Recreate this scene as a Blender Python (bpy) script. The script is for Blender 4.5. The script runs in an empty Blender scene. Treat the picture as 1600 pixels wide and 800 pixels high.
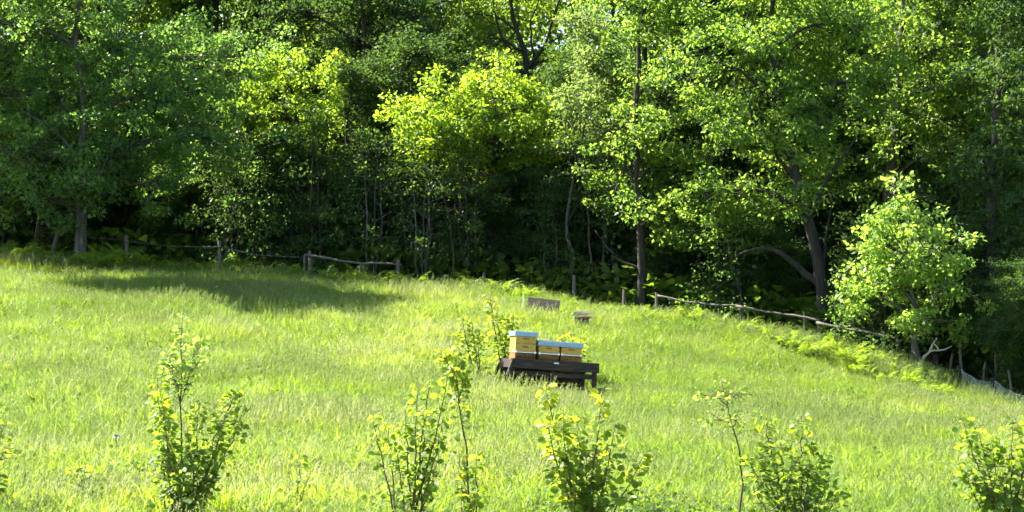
import bpy, math, random
import numpy as np
from mathutils import Vector, Matrix, Euler

R = math.radians
rng = np.random.default_rng(7)
random.seed(7)
scene = bpy.context.scene
COL = scene.collection

# ------------------------------------------------------------------ camera
CZ = 2.0
HFOV = R(30.0)
PITCH = R(3.07)
FPX = 800.0 / math.tan(HFOV / 2)
cam_data = bpy.data.cameras.new("camera")
cam = bpy.data.objects.new("camera", cam_data)
COL.objects.link(cam)
cam.location = (0, 0, CZ)
cam.rotation_euler = (R(90) + PITCH, 0, 0)
cam_data.sensor_fit = 'HORIZONTAL'
cam_data.angle = HFOV
cam_data.clip_start = 0.1
cam_data.clip_end = 4000
scene.camera = cam

# ------------------------------------------------------------------ light
SUN_EL = R(48)
SUN_AZ = R(-65)          # measured from +Y (away from the camera) towards +X
to_sun = Vector((math.sin(SUN_AZ) * math.cos(SUN_EL), math.cos(SUN_AZ) * math.cos(SUN_EL), math.sin(SUN_EL)))
world = bpy.data.worlds.new("World")
scene.world = world
world.use_nodes = True
wn = world.node_tree
sky_node = wn.nodes.new('ShaderNodeTexSky')
sky_node.sky_type = 'NISHITA'
sky_node.sun_disc = False
sky_node.sun_elevation = SUN_EL
sky_node.sun_rotation = SUN_AZ
sky_node.air_density = 1.0
sky_node.dust_density = 0.6
bg = wn.nodes['Background']
bg.inputs['Strength'].default_value = 0.075
wn.links.new(sky_node.outputs['Color'], bg.inputs['Color'])
sun_data = bpy.data.lights.new("sun", 'SUN')
sun_data.energy = 5.0
sun_data.angle = R(0.5)
sun_data.color = (1.0, 0.95, 0.86)
sun = bpy.data.objects.new("sun", sun_data)
COL.objects.link(sun)
sun.rotation_euler = (-to_sun).to_track_quat('-Z', 'Y').to_euler()
vs = scene.view_settings
vs.view_transform = 'Standard'
vs.look = 'None'
vs.gamma = 1.0
vs.use_curve_mapping = False
vs.exposure = 2.55
scene.render.engine = 'CYCLES'
cy = scene.cycles
cy.max_bounces = 5
cy.diffuse_bounces = 2
cy.transmission_bounces = 3
cy.use_adaptive_sampling = True
cy.adaptive_threshold = 0.03
cy.adaptive_min_samples = 24
cy.glossy_bounces = 2
cy.transparent_max_bounces = 4
cy.use_denoising = True
cy.sample_clamp_indirect = 6.0

# ------------------------------------------------------------------ pixel -> world
CP, SP = math.cos(PITCH), math.sin(PITCH)
def at(px, py, y):
    dx = (px - 800.0) / FPX; dy = (400.0 - py) / FPX
    wy = CP - dy * SP; wz = SP + dy * CP
    k = y / wy
    return Vector((dx * k, y, CZ + wz * k))
def mpp(y):
    return y / FPX

# ------------------------------------------------------------------ terrain (thin plate spline)
ctl = []
def C(px, py, y):
    p = at(px, py, y); ctl.append((p.x, p.y, p.z))
for x in (-14, -5, 5, 14):
    ctl.append((x, 0, 0.0)); ctl.append((x, 9, 0.1))
for px, py in ((-300, 796), (250, 806), (800, 815), (1350, 826), (1900, 842)): C(px, py, 20)
for px, py in ((-250, 655), (300, 675), (800, 697), (1300, 725), (1850, 765)): C(px, py, 28)
for px, py in ((-200, 550), (300, 578), (800, 614), (1200, 640), (1800, 712)): C(px, py, 38)
for px, py in ((-200, 466), (250, 480), (700, 508), (1000, 538), (1250, 575)): C(px, py, 47)
EDGE = [(-500, 404, 59), (-200, 410, 58.5), (0, 417, 58), (200, 426, 57.8), (400, 437, 57.5), (600, 451, 57), (800, 468, 56), (1000, 495, 54),
        (1200, 525, 52), (1300, 546, 50.7), (1400, 575, 49.5), (1500, 610, 48.2), (1600, 643, 47), (1750, 692, 45)]
for e in EDGE: C(*e)
for px, py, y in EDGE[::2]:
    p = at(px, py, y); ctl.append((p.x * 1.1, p.y + 7, p.z - 0.1))
for x, z in ((-30, 4.6), (-10, 4.3), (8, 3.8), (22, 2.6), (34, 1.8)):
    ctl.append((x, 85, z)); ctl.append((x, 105, z + .1))
ctl = np.array(ctl)
def _U(r2):
    return np.where(r2 > 1e-9, r2 * np.log(np.maximum(r2, 1e-9)) * 0.5, 0.0)
_n = len(ctl)
_d = ((ctl[:, None, :2] - ctl[None, :, :2]) ** 2).sum(2)
_A = np.zeros((_n + 3, _n + 3))
_A[:_n, :_n] = _U(_d) + np.eye(_n) * 4.0
_A[:_n, _n] = 1; _A[:_n, _n + 1:] = ctl[:, :2]
_A[_n, :_n] = 1; _A[_n + 1:, :_n] = ctl[:, :2].T
_w = np.linalg.solve(_A, np.concatenate([ctl[:, 2], np.zeros(3)]))
def gz(x, y):
    x = np.atleast_1d(np.asarray(x, float)); y = np.atleast_1d(np.asarray(y, float))
    xc = np.clip(x, -34, 38); yc = np.clip(y, -2, 105)
    out = np.zeros_like(xc)
    for s in range(0, len(xc), 20000):
        a, b = xc[s:s + 20000], yc[s:s + 20000]
        d = (a[:, None] - ctl[None, :, 0]) ** 2 + (b[:, None] - ctl[None, :, 1]) ** 2
        out[s:s + 20000] = _U(d) @ _w[:_n] + _w[_n] + a * _w[_n + 1] + b * _w[_n + 2]
    return out + 0.03 * np.sin(x * 1.7 + y * 0.6) + 0.03 * np.sin(y * 1.3 - x * 0.5)
def g1(x, y):
    return float(gz(x, y)[0])
_ex = np.array([at(*e).x for e in EDGE]); _ey = np.array([e[2] for e in EDGE], float)
def edge_y(x):
    return np.interp(x, _ex, _ey)
def base(px, y):
    x = (px - 800.0) / FPX * y
    x = (px - 800.0) / FPX * (y / CP)          # column of the photograph at that depth
    return Vector((x, y, g1(x, y)))

# ------------------------------------------------------------------ materials
def new_mat(name):
    m = bpy.data.materials.new(name); m.use_nodes = True
    m.node_tree.nodes.clear()
    return m, m.node_tree.nodes, m.node_tree.links
def ramp(N, stops):
    r = N.new('ShaderNodeValToRGB')
    e = r.color_ramp.elements
    while len(e) < len(stops): e.new(0.5)
    for i, (p, c) in enumerate(stops):
        e[i].position = p; e[i].color = (*c, 1)
    return r
def leaf_mat(name, stops, trans=1.0, mix=0.58, rough=0.45, spec=0.25, attr='tint', atype='GEOMETRY', tcol=None, geo=False):
    m, N, L = new_mat(name)
    a = N.new('ShaderNodeAttribute'); a.attribute_name = attr; a.attribute_type = atype
    r = ramp(N, stops)
    if atype == 'INSTANCER':      # tone of the whole sward plus a tone of each blade
        a2 = N.new('ShaderNodeAttribute'); a2.attribute_name = 'tint'; a2.attribute_type = 'GEOMETRY'
        ma = N.new('ShaderNodeMath'); ma.operation = 'MULTIPLY_ADD'; ma.inputs[1].default_value = 0.6
        sb = N.new('ShaderNodeMath'); sb.operation = 'SUBTRACT'; sb.inputs[1].default_value = 0.28 if geo else 0.0
        L.new(a2.outputs['Fac'], ma.inputs[0]); L.new(a.outputs['Fac'], ma.inputs[2]); L.new(ma.outputs[0], sb.inputs[0]); L.new(sb.outputs[0], r.inputs['Fac'])
    else:
        L.new(a.outputs['Fac'], r.inputs['Fac'])
    d = N.new('ShaderNodeBsdfPrincipled'); d.inputs['Roughness'].default_value = rough
    d.inputs['Specular IOR Level'].default_value = spec
    t = N.new('ShaderNodeBsdfTranslucent')
    g = N.new('ShaderNodeMix'); g.data_type = 'RGBA'; g.blend_type = 'MULTIPLY'; g.inputs['Factor'].default_value = 1.0
    tc = tcol or (2.75, 2.5, 0.75)
    g.inputs['B'].default_value = (tc[0] * trans, tc[1] * trans, tc[2] * trans, 1)
    L.new(r.outputs['Color'], g.inputs['A']); L.new(g.outputs['Result'], t.inputs['Color'])
    L.new(r.outputs['Color'], d.inputs['Base Color'])
    mx = N.new('ShaderNodeMixShader'); mx.inputs['Fac'].default_value = mix
    L.new(d.outputs[0], mx.inputs[1]); L.new(t.outputs[0], mx.inputs[2])
    o = N.new('ShaderNodeOutputMaterial'); L.new(mx.outputs[0], o.inputs['Surface'])
    return m
def rough_mat(name, stops, scale=(6, 6, 1.2), rough=0.85, bump=0.5, detail=6, metal=0.0, spec=0.3, nscale=4.0, coord='Object'):
    m, N, L = new_mat(name)
    tc = N.new('ShaderNodeTexCoord'); mp = N.new('ShaderNodeMapping'); mp.inputs['Scale'].default_value = scale
    L.new(tc.outputs[coord], mp.inputs['Vector'])
    n = N.new('ShaderNodeTexNoise'); n.inputs['Scale'].default_value = nscale; n.inputs['Detail'].default_value = detail
    n.inputs['Roughness'].default_value = 0.65
    L.new(mp.outputs[0], n.inputs['Vector'])
    r = ramp(N, stops); L.new(n.outputs['Fac'], r.inputs['Fac'])
    p = N.new('ShaderNodeBsdfPrincipled'); p.inputs['Roughness'].default_value = rough; p.inputs['Metallic'].default_value = metal
    p.inputs['Specular IOR Level'].default_value = spec
    L.new(r.outputs['Color'], p.inputs['Base Color'])
    b = N.new('ShaderNodeBump'); b.inputs['Strength'].default_value = bump; b.inputs['Distance'].default_value = 0.02
    L.new(n.outputs['Fac'], b.inputs['Height']); L.new(b.outputs[0], p.inputs['Normal'])
    o = N.new('ShaderNodeOutputMaterial'); L.new(p.outputs[0], o.inputs['Surface'])
    return m
M = {}
M['ground'] = rough_mat('meadow_soil', [(0.3, (0.035, 0.05, 0.012)), (0.55, (0.06, 0.09, 0.02)), (0.75, (0.09, 0.10, 0.035))], scale=(1, 1, 1), nscale=1.3, bump=0.8)
M['bark'] = rough_mat('bark_grey', [(0.3, (0.022, 0.019, 0.015)), (0.5, (0.06, 0.053, 0.043)), (0.72, (0.17, 0.155, 0.13))], scale=(3, 3, .45), bump=1.0)
M['bark_dark'] = rough_mat('bark_dark', [(0.3, (0.012, 0.010, 0.008)), (0.55, (0.032, 0.027, 0.021)), (0.75, (0.065, 0.06, 0.048))], scale=(3, 3, .45), bump=1.0)
M['bark_pale'] = rough_mat('bark_pale', [(0.3, (0.10, 0.09, 0.07)), (0.6, (0.22, 0.2, 0.165)), (0.8, (0.36, 0.34, 0.29))], scale=(3, 3, .6), bump=0.6)
M['twig'] = rough_mat('young_bark', [(0.3, (0.05, 0.04, 0.02)), (0.7, (0.13, 0.10, 0.055))], scale=(20, 20, 5), bump=0.3)
M['weathered'] = rough_mat('weathered_wood', [(0.3, (0.05, 0.042, 0.034)), (0.55, (0.11, 0.096, 0.078)), (0.78, (0.19, 0.175, 0.15))], scale=(5, 5, 2), bump=0.6)
M['pale_wood'] = rough_mat('pale_wood', [(0.3, (0.22, 0.18, 0.13)), (0.6, (0.4, 0.36, 0.29)), (0.8, (0.55, 0.51, 0.44))], scale=(3, 14, 14), bump=0.5)
M['red_wood'] = rough_mat('red_wood', [(0.3, (0.16, 0.05, 0.03)), (0.7, (0.3, 0.1, 0.06))], scale=(3, 14, 14), bump=0.5)
M['brown_board'] = rough_mat('brown_board', [(0.3, (0.045, 0.035, 0.026)), (0.55, (0.085, 0.068, 0.052)), (0.78, (0.14, 0.12, 0.095))], scale=(3, 9, 9), bump=0.6)
M['tarred'] = rough_mat('tarred_timber', [(0.3, (0.012, 0.008, 0.006)), (0.5, (0.032, 0.022, 0.016)), (0.7, (0.085, 0.06, 0.044))], scale=(1, 8, 8), bump=0.5, rough=0.75)
M['hive_wood'] = rough_mat('hive_wood', [(0.25, (0.31, 0.18, 0.035)), (0.55, (0.46, 0.285, 0.055)), (0.8, (0.56, 0.36, 0.09))], scale=(2.2, 5, 5), bump=0.25, rough=0.6)
M['hive_dark'] = rough_mat('propolised_wood', [(0.3, (0.10, 0.045, 0.012)), (0.6, (0.25, 0.125, 0.03)), (0.8, (0.36, 0.2, 0.06))], scale=(5, 12, 12), bump=0.35, rough=0.65)
M['roof_metal'] = rough_mat('blue_sheet_metal', [(0.3, (0.17, 0.26, 0.39)), (0.6, (0.22, 0.32, 0.46)), (0.8, (0.30, 0.39, 0.5))], scale=(4, 4, 4), bump=0.05, rough=0.38, metal=0.35, spec=0.5)
M['zinc'] = rough_mat('galvanised_steel', [(0.3, (0.5, 0.53, 0.55)), (0.7, (0.72, 0.75, 0.78))], scale=(8, 8, 8), bump=0.05, rough=0.35, metal=0.5, spec=0.5)
M['notch'] = rough_mat('notch_shadow_wood', [(0.3, (0.16, 0.08, 0.02)), (0.7, (0.24, 0.14, 0.04))], bump=0.2)
M['bee'] = rough_mat('bee_brown', [(0.35, (0.02, 0.012, 0.005)), (0.65, (0.16, 0.08, 0.02))], scale=(60, 60, 60), bump=0.0, rough=0.6)
M['plate'] = rough_mat('pale_plate', [(0.3, (0.5, 0.55, 0.58)), (0.7, (0.7, 0.74, 0.76))], bump=0.0, rough=0.5)
M['wire'] = rough_mat('fence_wire', [(0.3, (0.12, 0.12, 0.12)), (0.7, (0.25, 0.25, 0.25))], bump=0.0, rough=0.5, metal=0.6)
M['net'] = rough_mat('pale_netting', [(0.3, (0.4, 0.45, 0.45)), (0.7, (0.55, 0.6, 0.6))], bump=0.0, rough=0.5)
M['paint_white'] = rough_mat('stake_white', [(0.3, (0.5, 0.48, 0.42)), (0.7, (0.7, 0.68, 0.62))], bump=0.2)
M['stump'] = rough_mat('rotten_wood', [(0.3, (0.012, 0.011, 0.009)), (0.55, (0.035, 0.03, 0.026)), (0.8, (0.09, 0.085, 0.075))], scale=(3, 3, .6), bump=1.2)
M['flower'] = rough_mat('violet_petal', [(0.3, (0.14, 0.10, 0.36)), (0.7, (0.22, 0.17, 0.45))], bump=0.0)

# leaves: per-leaf random tint along a ramp of leaf colours
M['oak'] = leaf_mat('leaf_oak', [(0.0, (0.04, 0.09, 0.03)), (0.5, (0.07, 0.135, 0.036)), (1.0, (0.115, 0.18, 0.042))], tcol=(3.5, 2.9, 0.95))
M['cool'] = leaf_mat('leaf_cool', [(0.0, (0.04, 0.09, 0.036)), (0.5, (0.068, 0.135, 0.044)), (1.0, (0.11, 0.18, 0.055))], tcol=(2.8, 2.6, .9))
M['deep'] = leaf_mat('leaf_deep_shade', [(0.0, (0.033, 0.07, 0.033)), (0.5, (0.05, 0.098, 0.038)), (1.0, (0.07, 0.12, 0.04))], trans=0.62, spec=0.1)  # deep green, darkened and dulled to put the thicket's shade into the colour
M['bright'] = leaf_mat('leaf_bright', [(0.0, (0.065, 0.125, 0.025)), (0.5, (0.12, 0.195, 0.03)), (1.0, (0.18, 0.25, 0.035))], tcol=(2.95, 2.65, .8))
M['willow'] = leaf_mat('leaf_willow', [(0.0, (0.065, 0.11, 0.045)), (0.5, (0.1, 0.15, 0.055)), (1.0, (0.145, 0.195, 0.07))], tcol=(2.2, 2.1, .9))
M['ash'] = leaf_mat('leaf_ash', [(0.0, (0.09, 0.155, 0.045)), (0.5, (0.145, 0.22, 0.055)), (1.0, (0.2, 0.275, 0.08))], tcol=(2.35, 2.35, .95))
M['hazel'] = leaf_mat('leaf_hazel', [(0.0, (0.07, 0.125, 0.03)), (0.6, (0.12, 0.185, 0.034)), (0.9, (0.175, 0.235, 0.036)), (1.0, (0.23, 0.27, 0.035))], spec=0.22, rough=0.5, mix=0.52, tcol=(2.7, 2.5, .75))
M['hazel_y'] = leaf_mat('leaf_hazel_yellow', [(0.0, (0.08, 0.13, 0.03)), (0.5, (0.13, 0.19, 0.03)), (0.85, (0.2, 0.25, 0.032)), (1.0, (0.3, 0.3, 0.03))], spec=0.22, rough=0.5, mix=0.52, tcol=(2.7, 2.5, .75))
M['fern'] = leaf_mat('leaf_fern', [(0.0, (0.08, 0.145, 0.03)), (0.5, (0.12, 0.19, 0.035)), (1.0, (0.17, 0.235, 0.04))], trans=0.75)
M['weed'] = leaf_mat('leaf_weed', [(0.0, (0.045, 0.095, 0.025)), (0.6, (0.08, 0.14, 0.03)), (1.0, (0.12, 0.185, 0.04))], trans=0.75)
M['grass'] = leaf_mat('grass_blade', [(0.0, (0.045, 0.10, 0.022)), (0.35, (0.086, 0.152, 0.022)), (0.75, (0.15, 0.216, 0.03)), (1.0, (0.23, 0.27, 0.065))], atype='INSTANCER', spec=0.3, mix=0.5, geo=True)
M['seed'] = leaf_mat('grass_seed_head', [(0.0, (0.11, 0.175, 0.04)), (0.6, (0.175, 0.23, 0.07)), (1.0, (0.34, 0.36, 0.2))], atype='INSTANCER', spec=0.2, tcol=(1.2, 1.15, 0.9), geo=True)
M['seed_brown'] = leaf_mat('grass_seed_brown', [(0.0, (0.17, 0.14, 0.085)), (1.0, (0.34, 0.28, 0.2))], atype='INSTANCER', spec=0.2, tcol=(1.2, 1.1, 0.9), geo=True)
M['undergrowth'] = leaf_mat('leaf_undergrowth', [(0.0, (0.045, 0.09, 0.022)), (0.6, (0.08, 0.135, 0.03)), (1.0, (0.13, 0.19, 0.035))], atype='INSTANCER')
M['woodmass'] = leaf_mat('leaf_wood', [(0.0, (0.045, 0.085, 0.022)), (0.5, (0.08, 0.135, 0.026)), (1.0, (0.13, 0.185, 0.03))], atype='INSTANCER')

# ------------------------------------------------------------------ mesh helpers
def mesh_obj(name, V, F, mat, parent=None, smooth=True, tint=None, link=True):
    me = bpy.data.meshes.new(name)
    me.from_pydata([tuple(v) for v in V], [], F)
    if mat: me.materials.append(mat)
    if smooth: me.polygons.foreach_set('use_smooth', np.ones(len(me.polygons), bool))
    if tint is not None:
        at_ = me.attributes.new('tint', 'FLOAT', 'POINT'); at_.data.foreach_set('value', np.asarray(tint, np.float32))
    o = bpy.data.objects.new(name, me)
    if link: COL.objects.link(o)
    if parent: o.parent = parent
    return o
def raw_mesh(name, V, tris, tint=None, mats=(), mat_idx=None, smooth=False):
    V = np.ascontiguousarray(V, np.float32); tris = np.ascontiguousarray(tris, np.int32)
    me = bpy.data.meshes.new(name)
    me.vertices.add(len(V)); me.vertices.foreach_set('co', V.ravel())
    n = len(tris)
    me.loops.add(n * 3); me.loops.foreach_set('vertex_index', tris.ravel())
    me.polygons.add(n); me.polygons.foreach_set('loop_start', np.arange(0, n * 3, 3, dtype=np.int32))
    for m in mats: me.materials.append(m)
    if mat_idx is not None: me.polygons.foreach_set('material_index', np.asarray(mat_idx, np.int32))
    if smooth: me.polygons.foreach_set('use_smooth', np.ones(n, bool))
    if tint is not None:
        a = me.attributes.new('tint', 'FLOAT', 'POINT'); a.data.foreach_set('value', np.asarray(tint, np.float32))
    me.update(calc_edges=True)
    return me
def link_mesh(name, me, parent=None):
    o = bpy.data.objects.new(name, me); COL.objects.link(o)
    if parent: o.parent = parent
    return o
def empty(name, loc=(0, 0, 0), rot=(0, 0, 0)):
    o = bpy.data.objects.new(name, None); COL.objects.link(o)
    o.location = loc; o.rotation_euler = rot; o.empty_display_size = 0.2
    return o
def tag(o, label=None, cat=None, group=None, kind=None):
    if label: o['label'] = label
    if cat: o['category'] = cat
    if group: o['group'] = group
    if kind: o['kind'] = kind
    return o
class MB:
    def __init__(s): s.V = []; s.F = []
    def box(s, c, d, rot=None, taper=1.0, bev=0.0):
        b = len(s.V); c = Vector(c); hx, hy, hz = d[0] / 2, d[1] / 2, d[2] / 2
        e = min(bev, hx * .9, hy * .9, hz * .9)
        if e <= 0:
            P = [Vector((x * hx * (taper if z > 0 else 1), y * hy * (taper if z > 0 else 1), z * hz)) for z in (-1, 1) for x, y in ((-1, -1), (1, -1), (1, 1), (-1, 1))]
            F = [(3, 2, 1, 0), (4, 5, 6, 7), (0, 1, 5, 4), (1, 2, 6, 5), (2, 3, 7, 6), (3, 0, 4, 7)]
        else:
            P = []; F = []
            for z, k in ((-hz, e), (-hz + e, 0), (hz - e, 0), (hz, e)):
                x1, y1 = hx - k, hy - k
                P += [Vector(p) for p in ((-x1 + e, -y1, z), (x1 - e, -y1, z), (x1, -y1 + e, z), (x1, y1 - e, z), (x1 - e, y1, z), (-x1 + e, y1, z), (-x1, y1 - e, z), (-x1, -y1 + e, z))]
            F.append(tuple(range(7, -1, -1))); F.append(tuple(range(24, 32)))
            for r_ in range(3):
                for i in range(8):
                    j = (i + 1) % 8; F.append((r_ * 8 + i, r_ * 8 + j, r_ * 8 + 8 + j, r_ * 8 + 8 + i))
        if rot is not None:
            m = rot if isinstance(rot, Matrix) else Euler(rot).to_matrix()
            P = [m @ p for p in P]
        s.V += [p + c for p in P]; s.F += [tuple(b + i for i in f) for f in F]
        return s
    def tube(s, pts, rad, n=6, jit=0.0, cap=True):
        pts = [Vector(p) for p in pts]
        if not hasattr(rad, '__len__'): rad = [rad] * len(pts)
        b = len(s.V)
        up = Vector((0.13, 0.91, 0.2)).normalized()
        for i, p in enumerate(pts):
            t = (pts[min(i + 1, len(pts) - 1)] - pts[max(i - 1, 0)])
            t = t.normalized() if t.length > 1e-9 else Vector((0, 0, 1))
            u = up.cross(t)
            if u.length < 1e-3: u = Vector((1, 0, 0)).cross(t)
            u.normalize(); v = t.cross(u)
            for k in range(n):
                a = 2 * math.pi * k / n
                rr = rad[i] * (1 + (random.uniform(-jit, jit) if jit else 0))
                s.V.append(p + (u * math.cos(a) + v * math.sin(a)) * rr)
        for i in range(len(pts) - 1):
            for k in range(n):
                k2 = (k + 1) % n
                s.F.append((b + i * n + k, b + i * n + k2, b + (i + 1) * n + k2, b + (i + 1) * n + k))
        if cap:
            s.F.append(tuple(b + k for k in range(n - 1, -1, -1)))
            e = b + (len(pts) - 1) * n
            s.F.append(tuple(e + k for k in range(n)))
        return s
    def build(s, name, mat, parent=None, smooth=False, link=True):
        return mesh_obj(name, s.V, s.F, mat, parent, smooth, link=link)
def curve_pts(P, n=10, wob=0.0):
    """Catmull-Rom through the points P."""
    P = [Vector(p) for p in P]
    Q = [P[0] * 2 - P[1]] + P + [P[-1] * 2 - P[-2]]
    out = []
    segs = len(P) - 1
    for i in range(n + 1):
        t = i / n * segs; k = min(int(t), segs - 1); f = t - k
        a, b, c, d = Q[k], Q[k + 1], Q[k + 2], Q[k + 3]
        p = 0.5 * ((2 * b) + (c - a) * f + (2 * a - 5 * b + 4 * c - d) * f * f + (3 * b - a - 3 * c + d) * f ** 3)
        if wob and 0 < i < n:
            p = p + Vector((random.gauss(0, wob), random.gauss(0, wob), random.gauss(0, wob * .5)))
        out.append(p)
    return out
def norm(a):
    return a / np.maximum(np.linalg.norm(a, axis=1, keepdims=True), 1e-9)
# leaf outlines: (along, across, lift)
KITE = np.array([(0, 0, 0), (0.45, 0.34, 0.07), (1, 0, -0.04), (0.45, -0.34, 0.07)]); KITE_T = np.array([(0, 1, 2), (0, 2, 3)])
ROUND = np.array([(0, 0, 0), (0.12, 0.30, 0.05), (0.45, 0.47, 0.09), (0.78, 0.33, 0.05), (1.02, 0, -0.08), (0.78, -0.33, 0.05), (0.45, -0.47, 0.09), (0.12, -0.30, 0.05), (0.5, 0, 0)])
ROUND_T = np.array([(8, 0, 1), (8, 1, 2), (8, 2, 3), (8, 3, 4), (8, 4, 5), (8, 5, 6), (8, 6, 7), (8, 7, 0)])
def leaves_geo(P, D, Nn, size, shape=KITE, tri=KITE_T, width=1.0):
    """leaf at P, pointing along D, face normal near Nn"""
    D = norm(D); B = norm(np.cross(Nn, D)); Nn = np.cross(D, B)
    size = np.broadcast_to(np.asarray(size, float), (len(P),))
    k = len(shape)
    V = (P[:, None, :] + (D[:, None, :] * shape[None, :, 0:1] + B[:, None, :] * shape[None, :, 1:2] * width + Nn[:, None, :] * shape[None, :, 2:3]) * size[:, None, None])
    T = (tri[None] + (np.arange(len(P)) * k)[:, None, None]).reshape(-1, 3)
    return V.reshape(-1, 3), T
def rand_dirs(n, up=0.0, r=None):
    d = (r or rng).normal(size=(n, 3)); d = norm(d); d[:, 2] += up
    return norm(d)

# ================================================================== THE SETTING
xs = np.concatenate([[-1500, -700, -350, -180, -100, -70, -50, -42], np.arange(-36, 40, 0.9), [46, 60, 90, 160, 350, 700, 1500]])
ys = np.concatenate([[-600, -250, -100, -40, -15], np.arange(-5, 106, 0.9), [112, 130, 170, 240, 400, 800, 2000]])
X, Y = np.meshgrid(xs, ys)
Z = gz(X.ravel(), Y.ravel()).reshape(X.shape)
V = np.stack([X, Y, Z], 2).reshape(-1, 3)
nx, ny = len(xs), len(ys)
ii = (np.arange(ny - 1)[:, None] * nx + np.arange(nx - 1)[None]).ravel()
T = np.concatenate([np.stack([ii, ii + 1, ii + nx + 1], 1), np.stack([ii, ii + nx + 1, ii + nx], 1)])
ground = link_mesh('ground', raw_mesh('ground', V, T, mats=[M['ground']], smooth=True))
tag(ground, 'sloping meadow soil under the grass and the wood', kind='structure')

# ------------------------------------------------------------------ trees
def lobe_clumps(c, r, n, rg, shell=0.62):
    d = norm(rg.normal(size=(n, 3)))
    rad = shell + (1 - shell) * rg.random((n, 1)) ** 0.7
    inner = rg.random((n, 1)) < 0.22
    rad = np.where(inner, rg.random((n, 1)) * shell, rad)
    lump = 1 + 0.22 * np.sin(d[:, 0:1] * 4.1 + c[0]) + 0.2 * np.sin(d[:, 2:3] * 5.3 + c[1]) + 0.12 * np.sin(d[:, 1:2] * 6.7 + c[2] * 3)
    lump = lump * np.where(rg.random((n, 1)) < 0.14, rg.uniform(1.05, 1.4, (n, 1)), 1.0)
    return np.array(c)[None] + d * rad * lump * np.array(r)[None]
def crown_leaves(cl, per, crad, lsize, rg, up=0.55, flat=0.42, out=None):
    n = len(cl)
    cnt = rg.poisson(per, n)
    idx = np.repeat(np.arange(n), cnt)
    sc = rg.uniform(0.65, 1.3, n)
    off = norm(rg.normal(size=(len(idx), 3))) * (rg.random((len(idx), 1)) ** .45) * np.array([1, 1, flat * 1.35])
    P = cl[idx] + off * (crad * sc[idx])[:, None]
    D = rg.normal(size=(len(idx), 3)) * 0.8 + off * 1.2; D[:, 2] -= 0.35
    Nn = rand_dirs(len(idx), up * 1.5, rg)
    s = lsize * rg.choice([.5, .75, 1.0, 1.0, 1.3], len(idx)) * rg.uniform(0.85, 1.15, len(idx))
    V, T = leaves_geo(P, D, Nn, s)
    ct = rg.random(n)
    tint = np.clip(ct[idx] * 0.55 + rg.random(len(idx)) * 0.5 - 0.02, 0, 1)
    return V, T, np.repeat(tint, 4)
def make_tree(name, label, cat, px, y, trunk, lobes, mat, bark='bark', r0=0.16, dens=26, per=58, crad=0.40, lsize=0.125, seed=1, group=None, extra=(), dep=0.85, up=0.55, twigs=True):
    """trunk: pixel points up the stem; lobes: (px, py, rx, ry[, depth shift]) in photo pixels at the tree's depth"""
    rg = np.random.default_rng(seed); random.seed(seed)
    b = base(px, y)
    root = empty(name, b); tag(root, label, cat, group)
    tp = [b + Vector((0, 0, -0.25))] + [at(q[0], q[1], y + (q[2] if len(q) > 2 else 0)) for q in trunk]
    path = curve_pts(tp, 14, 0.025)
    n = len(path)
    rad = [r0 * (1.0 - 0.72 * i / (n - 1)) * (1.35 if i == 0 else 1) for i in range(n)]
    loc = lambda p: Vector(p) - b
    mb = MB().tube([loc(p) for p in path], rad, 9, 0.07)
    mb.build('trunk', M[bark], root, True)
    s = mpp(y)
    allc = []
    for lb in lobes:
        ds = lb[4] if len(lb) > 4 else rg.uniform(-0.8, 0.8)
        c = at(lb[0], lb[1], y + ds)
        rx, rz = lb[2] * s, lb[3] * s
        ry = max(rx, rz) * dep
        area = 4 * math.pi * ((rx * ry) ** 1.6 / 3 + (rx * rz) ** 1.6 / 3 + (ry * rz) ** 1.6 / 3) ** (1 / 1.6)
        dn = lb[5] if len(lb) > 5 else 1.0
        k = max(8, int(area * dens / 12 * dn))
        cl = lobe_clumps(c, (rx, ry, rz), k, rg)
        allc.append(cl)
        # limb from the stem towards the lobe
        cand = [(i, (path[i] - c).length + max(0, path[i].z - c.z + 0.6) * 2.5) for i in range(int(n * .25), n)]
        i0 = min(cand, key=lambda q: q[1])[0]
        st = path[i0]
        mid = (st + c) / 2 + Vector((rg.normal() * .15, rg.normal() * .15, 0.12 * (c - st).length))
        lr = min(rad[i0] * 0.62, 0.035 + 0.018 * (c - st).length)
        lp = curve_pts([st, mid, c, c + (c - mid) * 0.45], 8, 0.03)
        limbs = MB().tube([loc(p) for p in lp], [lr * (1 - 0.8 * q / 8) for q in range(9)], 6, 0.05)
        if twigs:
            for q in cl[::2]:
                q = Vector(q); a = lp[int(rg.integers(3, 9))]
                m_ = (a + q) / 2 + Vector((rg.normal() * .1, rg.normal() * .1, rg.normal() * .08 - .05))
                limbs.tube([loc(a), loc(m_), loc(q)], [0.02, 0.014, 0.006], 4, cap=False)
        limbs.build('limb', M[bark], root, True)
    for e in extra:      # extra bare limbs: list of pixel points + radius
        pts = [at(q[0], q[1], y + (q[2] if len(q) > 2 else 0)) for q in e[0]]
        lp = curve_pts(pts, 10, 0.025)
        MB().tube([loc(p) for p in lp], [e[1] * (1 - 0.75 * q / 10) for q in range(11)], 7, 0.06).build('limb', M[bark], root, True)
    cl = np.concatenate(allc)
    V, T, tint = crown_leaves(cl, per, crad, lsize, rg, up)
    V = V - np.array(b)[None]
    o = link_mesh('crown', raw_mesh('crown', V, T, tint, [M[mat]]), root)
    return root

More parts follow.
